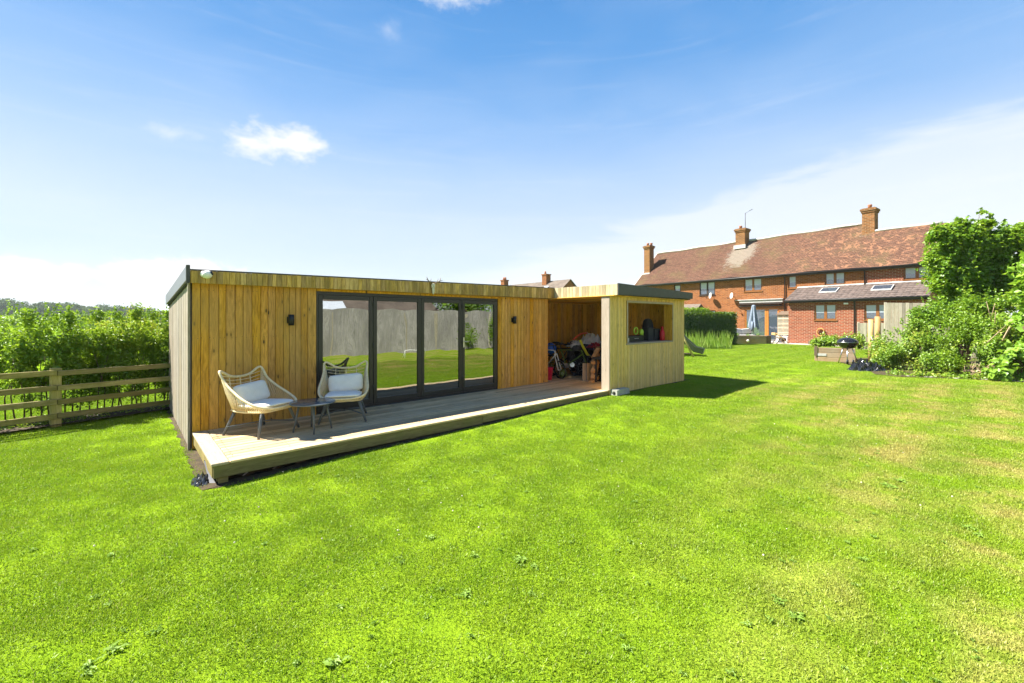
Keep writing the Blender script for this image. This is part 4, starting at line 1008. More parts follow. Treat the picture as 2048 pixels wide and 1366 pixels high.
# ------------------------------------------------------------------ rail fence and hedge on the left
FD = Vector((.57, .822)).normalized(); FP = Vector((-7.74, 7.28)); FR = math.atan2(FD.y, FD.x)
fe = thing('rail_fence', 'mossy four rail wooden fence left of the cabin', 'fence', (FP.x, FP.y, 0), FR)
for k in (-1, 0, 1, 2): put('post', MB().cbox(-.075, .055, -.06, .065, -.05, .985, .008), M['post'], fe, (k*1.83, 0, 0))
for z in (.90, .66, .42, .185):
    for k in (-2, -1, 0, 1): put('rail', MB().cbox(0, 1.822, -.105, -.062, -.045, .045, .006), M['rail'], fe, (k*1.83-.0, 0, z+random.uniform(-.012, .012)), (0, random.uniform(-.008, .008), 0))
FN = Vector((-FD.y, FD.x))
def fpt(u, v, z=0): return (FP.x+FD.x*u+FN.x*v, FP.y+FD.y*u+FN.y*v, z)
def soilbed(name, pts):
    vs = [(x, y, gz(x, y)+.018) for x, y in pts]; n = len(vs)
    put(name, MB().add(vs, [tuple(range(n))]), M['soil'], None, kind='structure')
soilbed('hedge_soil', [fpt(-4, -.12)[:2], fpt(3.2, -.12)[:2], fpt(3.2, .95)[:2], fpt(-4, .95)[:2]])
hg = thing('privet_hedge', 'loose bright green privet hedge growing behind the rail fence', 'hedge', (0, 0, 0))
L = []
for i in range(17):
    u = -.25+i*.26; h = 1.70+.12*math.sin(i*1.9)+.08*math.sin(i*4.1)-.002*i; v = .60+.08*math.sin(i*2.3)
    x, y, _ = fpt(u, v); L.append((x, y, 1.08, .34, .36, h*.50, 4200)); L.append((x+.05, y+.1, .50, .34, .34, .42, 1000))
    for j in range(2): xx, yy, _ = fpt(u+random.uniform(-.15, .15), v+random.uniform(-.15, .15)); L.append((xx, yy, h+.14, .12, .12, .20, 150))
crown('foliage', L, .058, M['privet'], hg, gap=.30, gscale=3.2, shell=.25, up=.35, cl=.25)
LL = []
for i in range(34):
    for v in (.12, .45, .8): x, y, _ = fpt(-3.2+i*.17+random.uniform(-.06, .06), v+random.uniform(-.08, .08)); LL.append((x, y, .035, .15, .15, .07, random.randint(20, 70)))
crown('undergrowth', LL, .05, M['bramble'], hg, gap=.1, shell=.1, up=.9, cl=0, shoots=0)
mb = MB()
for i in range(46):
    u = -.5+i*.10; x, y, _ = fpt(u, .58+random.uniform(-.12, .12)); q = random.uniform(-.2, .2)
    mb.tube([(x, y, 0), (x+q*.3, y+random.uniform(-.08, .08), .5), (x+q, y+random.uniform(-.15, .15), 1.15)], [.013, .010, .004], 5)
put('stems', mb, M['bark'], hg, kind='stuff')
def shrub(name, label, cat, lumps, size, m, group=None, stems=True, **kw):
    t = thing(name, label, cat, (0, 0, 0), 0, group)
    crown('foliage', lumps, size, m, t, **kw)
    if stems:
        c = lumps[0]; z0 = min(l[2]-l[5] for l in lumps)
        zb = gz(c[0], c[1]) if abs(c[0]) < 60 else 0
        limbs(t, (c[0], c[1], zb-.02), [(l[0], l[1], l[2]+l[5]*.35) for l in lumps[:7]]+[(c[0]+random.uniform(-.3, .3)*c[3], c[1], c[2]+c[5]*.3) for _ in range(3)], max(.02, .035*c[5]), M['bark'], 'stem')
    return t
# shrubs further left and behind
shrub('bushy_shrub', 'loose arching shrub at the far left behind the rail fence', 'shrub', [(*fpt(-1.35, 1.1)[:2], .95, .62, .62, .80, 6000), (*fpt(-2.1, .9)[:2], .8, .6, .6, .78, 4600), (*fpt(-.65, 1.3)[:2], 1.05, .5, .5, .80, 5600)], .058, M['privet'], gap=.34, gscale=2.6, shell=.3, cl=.4)
shrub('tall_shrub', 'taller dark bush at the left edge of the view in the paddock', 'shrub', [(-17.3, 14.6, 1.15, 1.2, 1.2, 1.15, 8200), (-18.6, 14.6, 1.2, 1.3, 1.3, 1.3, 5500), (-15.6, 14.8, .8, .9, .9, .95, 4600), (-19.9, 15.0, 1.5, 1.3, 1.3, 1.3, 3000)], .085, M['maple'], gap=.44, shell=.4, cl=.5)
shrub('golden_shrub', 'yellow green shrub showing above the hedge', 'shrub', [(-15.2, 17.6, 1.25, 1.1, 1.0, 1.05, 4200), (-16.6, 17.4, 1.05, .9, .9, 1.0, 2500), (-14.1, 17.8, .95, .9, .9, .85, 2500)], .09, M['yellowleaf'], gap=.42, shell=.45, cl=.4)
shrub('paddock_bush', 'rounded green bush in the paddock left of the golden shrub', 'shrub', [(-21.5, 21.5, 1.0, 1.6, 1.2, 1.2, 3000), (-19.5, 21, .9, 1.3, 1.1, 1.1, 2500)], .10, M['maple'], gap=.42, shell=.45)
shrub('paddock_bush', 'wide low bush beyond the golden shrub', 'shrub', [(-17.2, 22.5, .95, 1.7, 1.2, 1.15, 3000), (-14.6, 22.6, .9, 1.5, 1.1, 1.15, 2800)], .10, M['maple'], gap=.42, shell=.45)
# shed with pale metal roof behind the hedge
t = thing('metal_roof_shed', 'low shed with a shiny white metal roof behind the hedge', 'shed', (-18.4, 22.4, 0), .05)
put('wall', MB().box(0, 2.6, 0, 2.4, 0, 2.25), M['greyfence'], t); put('roof', prism(-.15, 2.75, -.15, 2.6, 2.26, 2.31, 2.88, 2.93), M['metalroof'], t)
put('roof_seam', prism(.75, .80, -.1, 2.5, 2.325, 2.35, 2.91, 2.94), M['trim'], t); put('roof_panel', prism(1.1, 2.6, 1.9, 2.4, 2.80, 2.83, 2.90, 2.94), M['trim'], t)
# small white thing at the fence foot: left out of reach; distant wooded hill
def hedgerow():
    L = []
    random.seed(31)
    for i in range(60):
        x = -112+i*1.75+random.uniform(-.6, .6); y = 70+random.uniform(-5, 6); z = random.uniform(1.2, 2.0); L.append((x, y, z*.8, random.uniform(1.6, 2.6), 1.6, z, 420))
    o = crown('field_hedgerow', L, .42, M['farmaple'], None, gap=.05, shell=.5, up=.6, aspect=.8, cl=.3, kind='stuff'); tag(o, 'uneven hedgerow crossing the paddock far behind the rail fence', 'hedgerow')
M['farmaple'] = leaf_mat('hedgerow_leaf', (.09, .18, .03), (.17, .27, .04), (.12, .19, .05), trans=.2)
hedgerow()
def hills():
    hz = lambda a: float(np.interp(a, [-1.3, -1.18, -1.1, -1.02, -.95, -.86, -.7, -.4], [20, 19, 17, 15.5, 13.5, 11.5, 9, 6]))
    xs = np.linspace(-900, 200, 60); ys = np.linspace(230, 900, 20); V = []; 
    for y in ys:
        for x in xs:
            k = max(0, min(1, (y-230)/150)); V.append((x, y, k*max(0, hz(x/y)-10)-.6))
    nx = len(xs); F_ = [(j*nx+i, j*nx+i+1, (j+1)*nx+i+1, (j+1)*nx+i) for j in range(len(ys)-1) for i in range(nx-1)]
    put('hill', MB().add(V, F_, True), M['lawn'], None, kind='structure')
    L = []
    for i in range(420):
        x = random.uniform(-560, -130); y = random.uniform(325, 400); az = x/y
        z = max(0, 15-.020*abs(x+430))*min(1, (y-230)/150)
        top = 24+az*-6 if az < -.95 else 15+8*math.sin(az*9)
        topz = hz(x/y)*random.uniform(.62, 1.06)
        r = random.uniform(4, 7.5); L.append((x, y, max(3, topz-r*.8), r, r, r*.95, 420))
    o = crown('distant_woodland', L, 1.5, M['farleaf'], None, gap=0, shell=.75, up=.7, aspect=.8, cl=.3, kind='stuff'); tag(o, 'dark wooded hillside far off at the left behind the paddock', 'woodland')
hills()

# ------------------------------------------------------------------ the brick row of houses
HS = thing('brick_house_row', 'long red brick row of houses with clay tiled roof and a tiled lean-to extension', 'house', (HE[0], HE[1], 0), HROT)
def Hh(name, mb, m, loc=(0,0,0), **k): return put(name, mb, m, HS, loc, **k)
def wall_open(name, p0, p1, z0, z1, q, th, ops, m):
    mb = MB(); xs = sorted({p0, p1}|{v for o in ops for v in o[:2] if p0 < v < p1}); zs = sorted({z0, z1}|{v for o in ops for v in o[2:] if z0 < v < z1})
    for a, b in zip(xs[:-1], xs[1:]):
        run = []
        for c, d in zip(zs[:-1], zs[1:]):
            solid = not any(o[0] <= a and b <= o[1] and o[2] <= c and d <= o[3] for o in ops)
            if solid and run and abs(run[-1][1]-c) < 1e-9: run[-1][1] = d
            elif solid: run.append([c, d])
        for c, d in run: mb.box(a, b, q, q+th, c, d)
    return Hh(name, mb, m)
def window(p0, p1, z0, z1, q, lights, m, sill=True, fr=.055, blind=.45):
    f = MB(); d = .07; y0 = q+.06
    f.box(p0, p1, y0, y0+d, z1-fr, z1); f.box(p0, p1, y0, y0+d, z0, z0+fr); f.box(p0, p0+fr, y0, y0+d, z0+fr, z1-fr); f.box(p1-fr, p1, y0, y0+d, z0+fr, z1-fr)
    w = (p1-p0)/lights
    for i in range(1, lights): f.box(p0+i*w-fr*.8, p0+i*w+fr*.8, y0-.012, y0+d, z0+fr, z1-fr)
    o = Hh('window', f, m)
    for i in range(lights):
        a = p0+i*w+(fr if i == 0 else fr*.8); b = p0+(i+1)*w-(fr if i == lights-1 else fr*.8)
        c = MB(); g = .035; c.box(a+.004, b-.004, y0-.008, y0+.03, z0+fr+.004, z0+fr+g); c.box(a+.004, b-.004, y0-.008, y0+.03, z1-fr-g, z1-fr-.004); c.box(a+.004, a+g, y0-.008, y0+.03, z0+fr+g, z1-fr-g); c.box(b-g, b-.004, y0-.008, y0+.03, z0+fr+g, z1-fr-g)
        put('casement', c, m, o)
        put('pane', MB().box(a+g, b-g, y0+.012, y0+.018, z0+fr+g, z1-fr-g), M['pane'], o)
        if blind: 
            zb = z1-fr-g-(z1-z0)*blind; put('blind', MB().box(a+g, b-g, y0+.006, y0+.0105, zb, z1-fr-g), M['whiteblind'], o)
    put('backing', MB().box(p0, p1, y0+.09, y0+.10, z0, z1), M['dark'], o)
    if sill: put('sill', MB().box(p0-.04, p1+.04, q-.05, y0+.02, z0-.06, z0-.003), m, o)
    return o
M['whiteblind'] = plain('pale_blind', (.36, .41, .46), .15, spec=.8, var=.03)
wins = [(-10.2, -9.55, 4.35, 5.02, 1, 'darkframe'), (-7.73, -6.34, 3.94, 5.10, 2, 'darkframe'), (-3.96, -2.60, 4.07, 5.10, 2, 'brown'), (-.79, -.22, 4.14, 5.08, 1, 'brown'), (1.51, 2.70, 4.20, 5.10, 2, 'brown'), (5.66, 6.9, 4.30, 5.10, 2, 'brown'), (-7.6, -6.3, 1.3, 2.62, 2, 'darkframe')]
Q = 2.0
wall_open('wall', -14.2, 3.76, 0, 5.15, Q, .25, [w[:4] for w in wins]+[(-3.9, -1.42, .12, 2.70)], M['brick'])
wall_open('wall', 3.763, 7.15, 0, 5.15, Q-.004, .25, [w[:4] for w in wins], M['brick2'])
for w in wins: window(w[0]+.002, w[1]-.002, w[2]+.002, w[3]-.002, Q, w[4], M[w[5]])
Hh('wall', MB().box(-14.2, -13.95, Q+.25, 8.8, 0, 5.2), M['brick']); Hh('wall', MB().box(-13.95, 6.95, 8.6, 8.8, 0, 5.2), M['brick']); Hh('wall', MB().box(6.95, 7.15, Q+.25, 8.8, 0, 5.2), M['brick2']); Hh('gable', MB().add([(6.95, 2, 5.15), (6.95, 8.3, 5.15), (6.95, 4.66, 7.8), (7.15, 2, 5.15), (7.15, 8.3, 5.15), (7.15, 4.66, 7.8)], [(0, 2, 1), (3, 4, 5), (0, 3, 5, 2), (1, 2, 5, 4)]), M['brick2'])
Hh('gable', MB().add([(-14.2, 2, 5.15), (-14.2, 9, 5.15), (-14.2, 5.5, 8.45), (-13.95, 2, 5.15), (-13.95, 9, 5.15), (-13.95, 5.5, 8.45)], [(0, 2, 1), (3, 4, 5), (0, 3, 5, 2), (1, 2, 5, 4)]), M['brick'])
def slope(p0, p1, qa, za, qb, zb, th=.09):
    return MB().add([(p0, qa, za), (p1, qa, za), (p0, qb, zb), (p1, qb, zb), (p0, qa, za+th), (p1, qa, za+th), (p0, qb, zb+th), (p1, qb, zb+th)],
                    [(0,2,3,1),(4,5,7,6),(0,1,5,4),(2,6,7,3),(0,4,6,2),(1,3,7,5)])
# sagging main roof built in strips so that ridge and courses waver slightly
def roof_sheet(p0, p1, qa, za, qb, zb, n=40, c=26):
    vs = []; 
    for i in range(n+1):
        p = p0+(p1-p0)*i/n
        for j in range(c*2):
            f = (j//2+(1 if j % 2 else 0))/c; 
            st = .022 if j % 2 == 0 else 0.0
            sag = .03*math.sin(p*.9+f*3)+.02*math.sin(p*2.3)
            vs.append((p, qa+(qb-qa)*f, za+(zb-za)*f+sag+st*1.3))
    m_ = c*2; return MB().add(vs, [(i*m_+j, (i+1)*m_+j, (i+1)*m_+j+1, i*m_+j+1) for i in range(n) for j in range(m_-1)])
Hh('roof', roof_sheet(-14.45, 3.34, 1.66, 5.20, 5.5, 8.72), M['tile']); Hh('roof', slope(-14.4, 3.30, 5.5, 8.62, 9.3, 5.1), M['tile'])
Hh('roof', roof_sheet(3.34, 7.2, 1.66, 5.20, 4.66, 7.95, 12, 22), M['tile']); Hh('roof', slope(3.31, 7.3, 4.66, 7.86, 8.6, 5.1), M['tile'])
rt = MB(); rt.tube([(-14.45+i*.6, 5.5, 8.76+.03*math.sin(i)) for i in range(30)], .10, 8); rt.tube([(3.4+i*.6, 4.66, 7.99+.02*math.sin(i)) for i in range(7)], .10, 8); Hh('ridge_tiles', rt, M['lead'])
Hh('verge', slope(-14.47, -14.40, 1.6, 5.10, 5.5, 8.68, .07), M['lead'])
Hh('eaves_board', MB().box(-14.45, 7.3, 1.70, 1.74, 5.02, 5.20), M['darkframe']); Hh('eaves_soffit', MB().box(-14.45, 7.3, 1.74, 2.0, 5.10, 5.13), M['darkframe'])
Hh('gutter', MB().tube([(-14.4, 1.64, 5.16), (7.3, 1.64, 5.16)], .055, 8), M['gutter'])
def chimney(p0, p1, q0, q1, z0, z1, pots, ml='brick3'):
    c = Hh('chimney', MB().box(p0, p1, q0, q1, z0, z1-.30), M[ml])
    put('corbel', MB().box(p0-.05, p1+.05, q0-.05, q1+.05, z1-.30, z1-.17).box(p0-.10, p1+.10, q0-.10, q1+.10, z1-.17, z1-.03).box(p0-.02, p1+.02, q0-.02, q1+.02, z1-.03, z1+.02), M[ml], c)
    put('flashing', MB().box(p0-.10, p1+.10, q0-.14, q0-.02, z0+.3, z0+.62), M['lead'], c)
    for (p, q) in pots: put('chimney_pot', MB().lathe([(.13, z1+.02), (.11, z1+.18), (.13, z1+.22), (.13, z1+.30), (.10, z1+.30)], 14, Matrix.Translation((p, q, 0))), M['pot'], c)
    return c
chimney(-14.25, -13.6, 3.05, 3.75, 5.9, 9.25, [(-14.05, 3.4), (-13.75, 3.55)]); chimney(-5.95, -5.15, 4.7, 5.5, 7.7, 9.75, [(-5.7, 5.1)]); chimney(2.95, 3.65, 4.55, 5.4, 7.1, 9.65, [(3.3, 4.95)])
ae = Hh('television_aerial', MB().tube([(-5.35, 5.2, 9.6), (-5.35, 5.2, 11.15)], .022, 6).tube([(-5.35, 5.2, 11.1), (-4.75, 5.2, 11.35)], .012, 5).tube([(-4.95, 5.05, 11.27), (-4.95, 5.35, 11.27)], .012, 5).tube([(-4.8, 5.05, 11.33), (-4.8, 5.35, 11.33)], .012, 5), M['gutter'])
# downpipes, dishes, flues
Hh('downpipe', MB().tube([(-.98, 1.66, 5.1), (-.98, 1.92, 4.9), (-.98, 1.92, .15)], .038, 8), M['gutter'])
Hh('downpipe', MB().tube([(3.76, 1.66, 5.1), (3.76, 1.92, 4.95), (3.76, 1.92, 4.05)], .038, 8), M['gutter'])
for (p, z, lab) in ((-6.5, 3.85, 'dish under the black framed window'), (-4.72, 3.76, 'dish left of the glazed patio doors')):
    d = Hh('satellite_dish', MB().lathe([(0, 0), (.10, .012), (.20, .045), (.26, .08), (.255, .085), (.19, .052), (0, .008)], 20, Matrix.Translation((p, 1.66, z)) @ Matrix.Rotation(math.radians(80), 4, 'X') @ Matrix.Rotation(math.radians(-38), 4, 'Y')), M['dish'], label='grey '+lab)
    put('dish_arm', MB().tube([(p, 1.98, z-.05), (p, 1.72, z-.05)], .02, 6).tube([(p, 1.66, z-.2), (p-.15, 1.25, z-.18)], .014, 6).box(p-.19, p-.10, 1.18, 1.26, z-.23, z-.15), M['gutter'], d)
# glazed patio doors under the awning box
pf = MB(); P0, P1, Z0, Z1 = -3.898, -1.422, .125, 2.695; y0 = Q+.04
pf.box(P0, P1, y0, y0+.09, Z1-.09, Z1); pf.box(P0, P1, y0, y0+.09, Z0, Z0+.06)
for a, b in ((P0, P0+.10), (-2.42, -2.29), (-2.28, -2.15), (P1-.10, P1)): pf.box(a, b, y0, y0+.09, Z0+.06, Z1-.09)
pd = Hh('patio_doors', pf, M['orangewood'])
for a, b in ((P0+.10, -2.42), (-2.15, P1-.10)): put('pane', MB().box(a, b, y0+.03, y0+.04, Z0+.06, Z1-.09), M['pane'], pd)
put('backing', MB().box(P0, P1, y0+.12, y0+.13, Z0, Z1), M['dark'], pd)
aw = Hh('awning', MB().cbox(-4.25, -1.05, 1.78, 1.99, 3.12, 3.34, .03), M['dish'])
put('awning_valance', MB().box(-4.2, -1.1, 1.74, 1.775, 3.02, 3.16), M['darkframe'], aw)
Hh('canopy_ledge', MB().box(-4.5, -1.02, 1.70, 1.998, 3.36, 3.42), M['lead']); Hh('canopy_ledge', MB().box(-4.3, -1.2, 1.86, 1.998, 2.86, 2.94), M['gutter'])
# extension
EW = [(1.55, 2.80, 1.80, 2.86, 2, 'brown'), (4.22, 5.50, 1.80, 2.80, 2, 'brown')]
wall_open('extension_wall', 0, 3.70, 0, 3.12, 0, .22, [w[:4] for w in EW], M['brick2']); wall_open('extension_wall', 3.78, 7.1, 0, 3.12, 0, .22, [w[:4] for w in EW], M['brick2'])
Hh('extension_wall', MB().box(6.9, 7.1, .22, 2, 0, 3.4), M['brick2']); Hh('extension_wall', MB().box(3.70, 3.78, .03, .22, 0, 3.12), M['darkframe'])
Hh('extension_wall', MB().add([(0, .22, 0), (0, 2, 0), (0, 2, 4.0), (0, .22, 3.12), (.2, .22, 0), (.2, 2, 0), (.2, 2, 4.0), (.2, .22, 3.12)], [(0, 3, 2, 1), (4, 5, 6, 7), (0, 1, 5, 4), (3, 7, 6, 2), (1, 2, 6, 5), (0, 4, 7, 3)]), M['brick2'])
for w in EW: window(w[0]+.002, w[1]-.002, w[2]+.002, w[3]-.002, 0, w[4], M[w[5]])
vs = []; npp = 147; rows = 7
for i in range(npp+1):
    p = -.15+i*.05; prof = .035*abs(math.sin(p*PI/.30))**.7
    for j in range(rows):
        for e in (0, 1):
            f = (j+e)/rows; vs.append((p, -.28+2.28*f, 3.13+.99*f+prof+(.035 if e == 0 else 0)))
m_ = rows*2
Hh('roof_tiles', MB().add(vs, [(i*m_+j, (i+1)*m_+j, (i+1)*m_+j+1, i*m_+j+1) for i in range(npp) for j in range(m_-1)]), M['pantile'], kind='stuff')
Hh('lead_strip', slope(-.15, 7.2, 1.93, 4.14, 1.995, 4.20, .02), M['lead']); Hh('gutter', MB().tube([(-.15, -.33, 3.12), (7.2, -.33, 3.12)], .055, 8), M['gutter']); Hh('eaves_board', MB().box(-.12, 7.15, -.26, -.22, 2.98, 3.14), M['gutter']); Hh('eaves_soffit', MB().box(-.12, 7.15, -.22, 0, 3.05, 3.08), M['gutter'])
Hh('downpipe', MB().tube([(3.74, -.33, 3.1), (3.74, -.06, 2.9), (3.74, -.06, .15)], .036, 8), M['gutter'])
for a, b in ((1.55, 2.55), (4.35, 5.35)):
    zf = lambda q: 3.13+.99*(q+.28)/2.28+.06
    s = Hh('skylight', slope(a, b, .75, zf(.75), 1.45, zf(1.45), .07), M['lead']); put('pane', slope(a+.05, b-.05, .80, zf(.80)+.072, 1.40, zf(1.40)+.072, .006), M['pane'], s)
Hh('wall_lamp', MB().cbox(3.2, 3.42, -.14, -.002, 2.80, 2.90, .01), M['white'])
hr = Hh('coiled_hose', MB().tube([(1.95+.20*math.cos(k*.5), -.06-.0015*k, 1.0+.25*math.sin(k*.5)) for k in range(64)], .022, 6).tube([(1.95, -.08, .75), (1.8, -.14, .5), (2.0, -.2, .35)], .02, 6), M['hose'])
# slatted bin store between the patio doors and the extension
bs = thing('slatted_bin_store', 'pale slatted timber store with sloped brown roof between patio doors and extension', 'store', (*house(-.62, 1.1), 0), HROT)
for k in range(13): put('slat', MB().cbox(-.50, .50, -.02, 0, 0, .085, .005), M['greyfence'], bs, (0, 0, .72+k*.115))
put('frame', MB().box(-.52, -.46, 0, .7, .1, 2.22).box(.46, .52, 0, .7, .1, 2.22), M['greyfence'], bs); put('store_roof', slope(-.60, .60, -.10, 2.16, .88, 2.42, .05), M['trough'], bs)
t = thing('air_unit', 'white air conditioning box on the patio under the slatted store', 'unit', (*house(-.55, .55), .18), HROT); put('casing', MB().cbox(-.42, .34, -.18, .15, 0, .48, .02), M['white'], t); put('fan_grille', MB().lathe([(0, 0), (.15, 0), (.15, .012), (0, .012)], 20, Matrix.Translation((.12, -.183, .24)) @ Matrix.Rotation(PI/2, 4, 'X')), M['gutter'], t)
t = thing('planting_trough', 'low dark wooden trough under the coiled hose', 'trough', (*house(2.0, -.45), .18), HROT)
put('front_board', MB().box(-.6, .6, -.18, -.15, 0, .22), M['trough'], t); put('back_board', MB().box(-.6, .6, .15, .18, 0, .22), M['trough'], t); put('soil', MB().box(-.57, .57, -.15, .15, 0, .18), M['soil'], t)
pt = [house(-6.5, -1.25), house(6.5, -1.25), house(6.5, 1.98), house(-6.5, 1.98)]
put('patio', MB().add([(x, y, .19) for x, y in pt]+[(x, y, .0) for x, y in pt], [(0, 1, 2, 3), (4, 5, 1, 0), (5, 6, 2, 1), (6, 7, 3, 2), (7, 4, 0, 3)]), M['patio'], None, kind='structure')

# ------------------------------------------------------------------ far houses beyond the cabin roof
def far_house():
    t = thing('gabled_house', 'distant brick house with grey tiled gables and two chimneys above the cabin roof', 'house', (8.1, 60, 0), math.atan2(-.77, .64))
    def g(name, mb, m): return put(name, mb, m, t)
    wl = MB().box(-13, 0, -3, 3, 0, 5.0); g('wall', wl, M['brick'])
    g('gable', MB().add([(0, -3, 5), (0, 3, 5), (0, 0, 7.35), (-.3, -3, 5), (-.3, 3, 5), (-.3, 0, 7.35)], [(0, 1, 2), (3, 5, 4), (0, 2, 5, 3), (1, 4, 5, 2)]), M['brick'])
    g('roof', slope(-13.2, .2, -3.3, 4.85, 0, 7.45, .08), M['fargrey']); g('roof', slope(-13.2, .2, 3.3, 4.85, 0, 7.45, .08), M['fargrey'])
    g('skylight', slope(-3.8, -3.0, -1.9, 6.03, -1.2, 6.6, .10), M['metalroof'])
    g('wall', MB().box(-10, -5.4, -6, -3, 0, 4.9), M['brick'])
    g('gable', MB().add([(-10, -6, 4.9), (-5.4, -6, 4.9), (-7.7, -6, 6.7), (-10, -5.7, 4.9), (-5.4, -5.7, 4.9), (-7.7, -5.7, 6.7)], [(0, 1, 2), (3, 5, 4), (0, 2, 5, 3), (1, 4, 5, 2)]), M['brick'])
    g('roof', MB().add([(-10.2, -6.2, 4.75), (-7.7, -6.2, 6.75), (-7.7, -.8, 6.75), (-10.2, -.8, 4.75)], [(0, 1, 2, 3)]), M['fargrey']); g('roof', MB().add([(-5.2, -6.2, 4.75), (-7.7, -6.2, 6.75), (-7.7, -.8, 6.75), (-5.2, -.8, 4.75)], [(3, 2, 1, 0)]), M['fargrey'])
    for p, q, zt in ((-4.4, -.3, 8.4), (-14.6, 0, 8.3)):
        c = g('chimney', MB().box(p-.45, p+.45, q-.45, q+.45, 5.5, zt).box(p-.53, p+.53, q-.53, q+.53, zt, zt+.15), M['brick']); put('chimney_pot', MB().lathe([(.16, zt+.15), (.13, zt+.6)], 12, Matrix.Translation((p-.2, q, 0))), M['pot'], c)
        if p < -10: put('chimney_pot', MB().lathe([(.16, zt+.15), (.13, zt+.6)], 12, Matrix.Translation((p+.25, q, 0))), M['pot'], c)
    g('wall', MB().box(-16.5, -13.01, -3, 3, 0, 4.6), M['brick']); g('roof', slope(-16.7, -13.21, -3.3, 4.5, 0, 6.9, .08), M['fargrey']); g('roof', slope(-16.7, -13.21, 3.3, 4.5, 0, 6.9, .08), M['fargrey'])
far_house()
t = thing('dark_roofed_outhouse', 'small outhouse with a dark gabled roof behind the clipped hedge', 'outhouse', (14.9, 35.5, 0), HROT)
put('wall', MB().box(-2, 0, 0, 2.5, 0, 2.2), M['brick'], t); put('roof', slope(-2.1, .1, -.15, 2.15, 1.25, 3.1, .06), M['fargrey'], t); put('roof', slope(-2.1, .1, 2.65, 2.15, 1.25, 3.1, .06), M['fargrey'], t)

# ------------------------------------------------------------------ garden in front of the houses
def gp(px, py, z=.15): Y = 857*(1.8-z)/(py-640); return ((px-1024)/857*Y, Y)
hg = thing('clipped_hedge', 'clipped dark green box hedge in front of the brick houses', 'hedge', (0, 0, 0))
Pn, Nn = [], []
def boxleaves(x0, x1, y0, y1, z0, z1, n, j=.05):
    P = np.stack([rng.uniform(x0, x1, n), rng.uniform(y0, y1, n), rng.uniform(z0, z1, n)], 1); N_ = np.zeros((n, 3)); f = rng.choice(3, n, p=[.50, .32, .18])
    P[f == 0, 1] = y0; N_[f == 0, 1] = -1; P[f == 1, 2] = z1; N_[f == 1, 2] = 1; k = f == 2; P[k, 0] = np.where(rng.random(k.sum()) < .5, x0, x1); N_[k, 0] = np.sign(P[k, 0]-(x0+x1)/2)
    return P+rng.normal(0, j, (n, 3)), unit(N_+rng.normal(0, .45, (n, 3)))
P, Nn = boxleaves(10.9, 14.65, 28, 29.4, .1, 2.22, 26000, .055); V, Fc = leaf_geo(P, Nn, .085, .6); np_mesh('foliage', V, Fc, M['dleaf'], hg)
P, Nn = boxleaves(11.0, 13.0, 28.3, 29.3, 2.0, 2.48, 5000, .07); V, Fc = leaf_geo(P, Nn, .09, .6); np_mesh('foliage', V, Fc, M['privet'], hg)
put('inner_branches', MB().box(11.05, 14.5, 28.15, 29.25, .1, 2.1), M['dleaf'], hg)
# rough grass mound
tg = thing('tall_grass_clump', 'tall seeding grass and wildflowers left of the sleeper planter', 'plants', (0, 0, 0)); mb = MB(); random.seed(5)
Vv, Ff = [], []; k = 0
for _ in range(3000):
    x = random.uniform(10.2, 14.4); y = random.uniform(24.2, 28.2)
    if x > 14.3-(28.4-y)*.45: continue
    h = random.uniform(.2, .55)+(.5 if random.random() < .10 else 0)+.15*(y-24)/4; lx, ly = random.uniform(-.18, .18), random.uniform(-.12, .12); w = .018
    z = gz(x, y); Vv += [(x-w, y, z), (x+w, y, z), (x+lx*.4+w*.6, y+ly*.4, z+h*.6), (x+lx, y+ly, z+h)]; Ff += [(k, k+1, k+2), (k, k+2, k+3)]; k += 4
np_mesh('grass_stems', np.array(Vv), np.array(Ff), M['herb'], tg)
crown('foliage', [(14.2, 29.0, .8, .45, .4, .55, 900), (13.3, 28.0, .5, .5, .4, .4, 500)], .06, M['lavender'], tg, gap=.2, shell=.2)
# sleeper planter with lamps and herbs
pl = thing('sleeper_planter', 'long raised timber sleeper planter with two small lamps in front of the sofa', 'planter', (0, 0, 0))
for k in range(3): put('sleeper', MB().cbox(14.42+.03*k, 17.66, 29.72, 29.84, 0, .185, .01), M['sleeper'], pl, (0, 0, .14+k*.19))
put('end_board', MB().cbox(14.40, 14.5, 29.86, 30.5, .14, .70, .01), M['sleeper'], pl); put('end_board', MB().cbox(17.55, 17.66, 29.86, 30.5, .14, .70, .01), M['sleeper'], pl); put('back_board', MB().box(14.5, 17.55, 30.42, 30.5, .14, .70), M['sleeper'], pl); put('soil', MB().box(14.5, 17.55, 29.85, 30.42, .14, .62), M['soil'], pl)
put('corner_post', MB().cbox(17.70, 18.0, 29.75, 30.1, .14, .72, .01), M['trough'], pl)
for x in (15.05, 16.33): put('lamp', MB().lathe([(0, 0), (.075, 0), (.10, .05), (.05, .10), (0, .11)], 12, Matrix.Translation((x, 29.70, .36)) @ Matrix.Rotation(PI/2, 4, 'X')), M['lamp'], pl)
labs = ['leftmost herb tuft on the sleeper planter', 'second herb tuft from the left on the sleeper planter', 'third herb tuft on the sleeper planter beneath the parasol', 'rightmost herb tuft on the sleeper planter']
for i, x in enumerate((15.05, 15.75, 16.5, 17.25)):
    h = thing('herb_tuft', labs[i], 'herb plant', (0, 0, 0), 0, 'herb tufts along the sleeper planter'); crown('foliage', [(x, 30.0, .74, .22, .2, .17, 420)], .05, M['lavender'], h, gap=0, shell=.2)
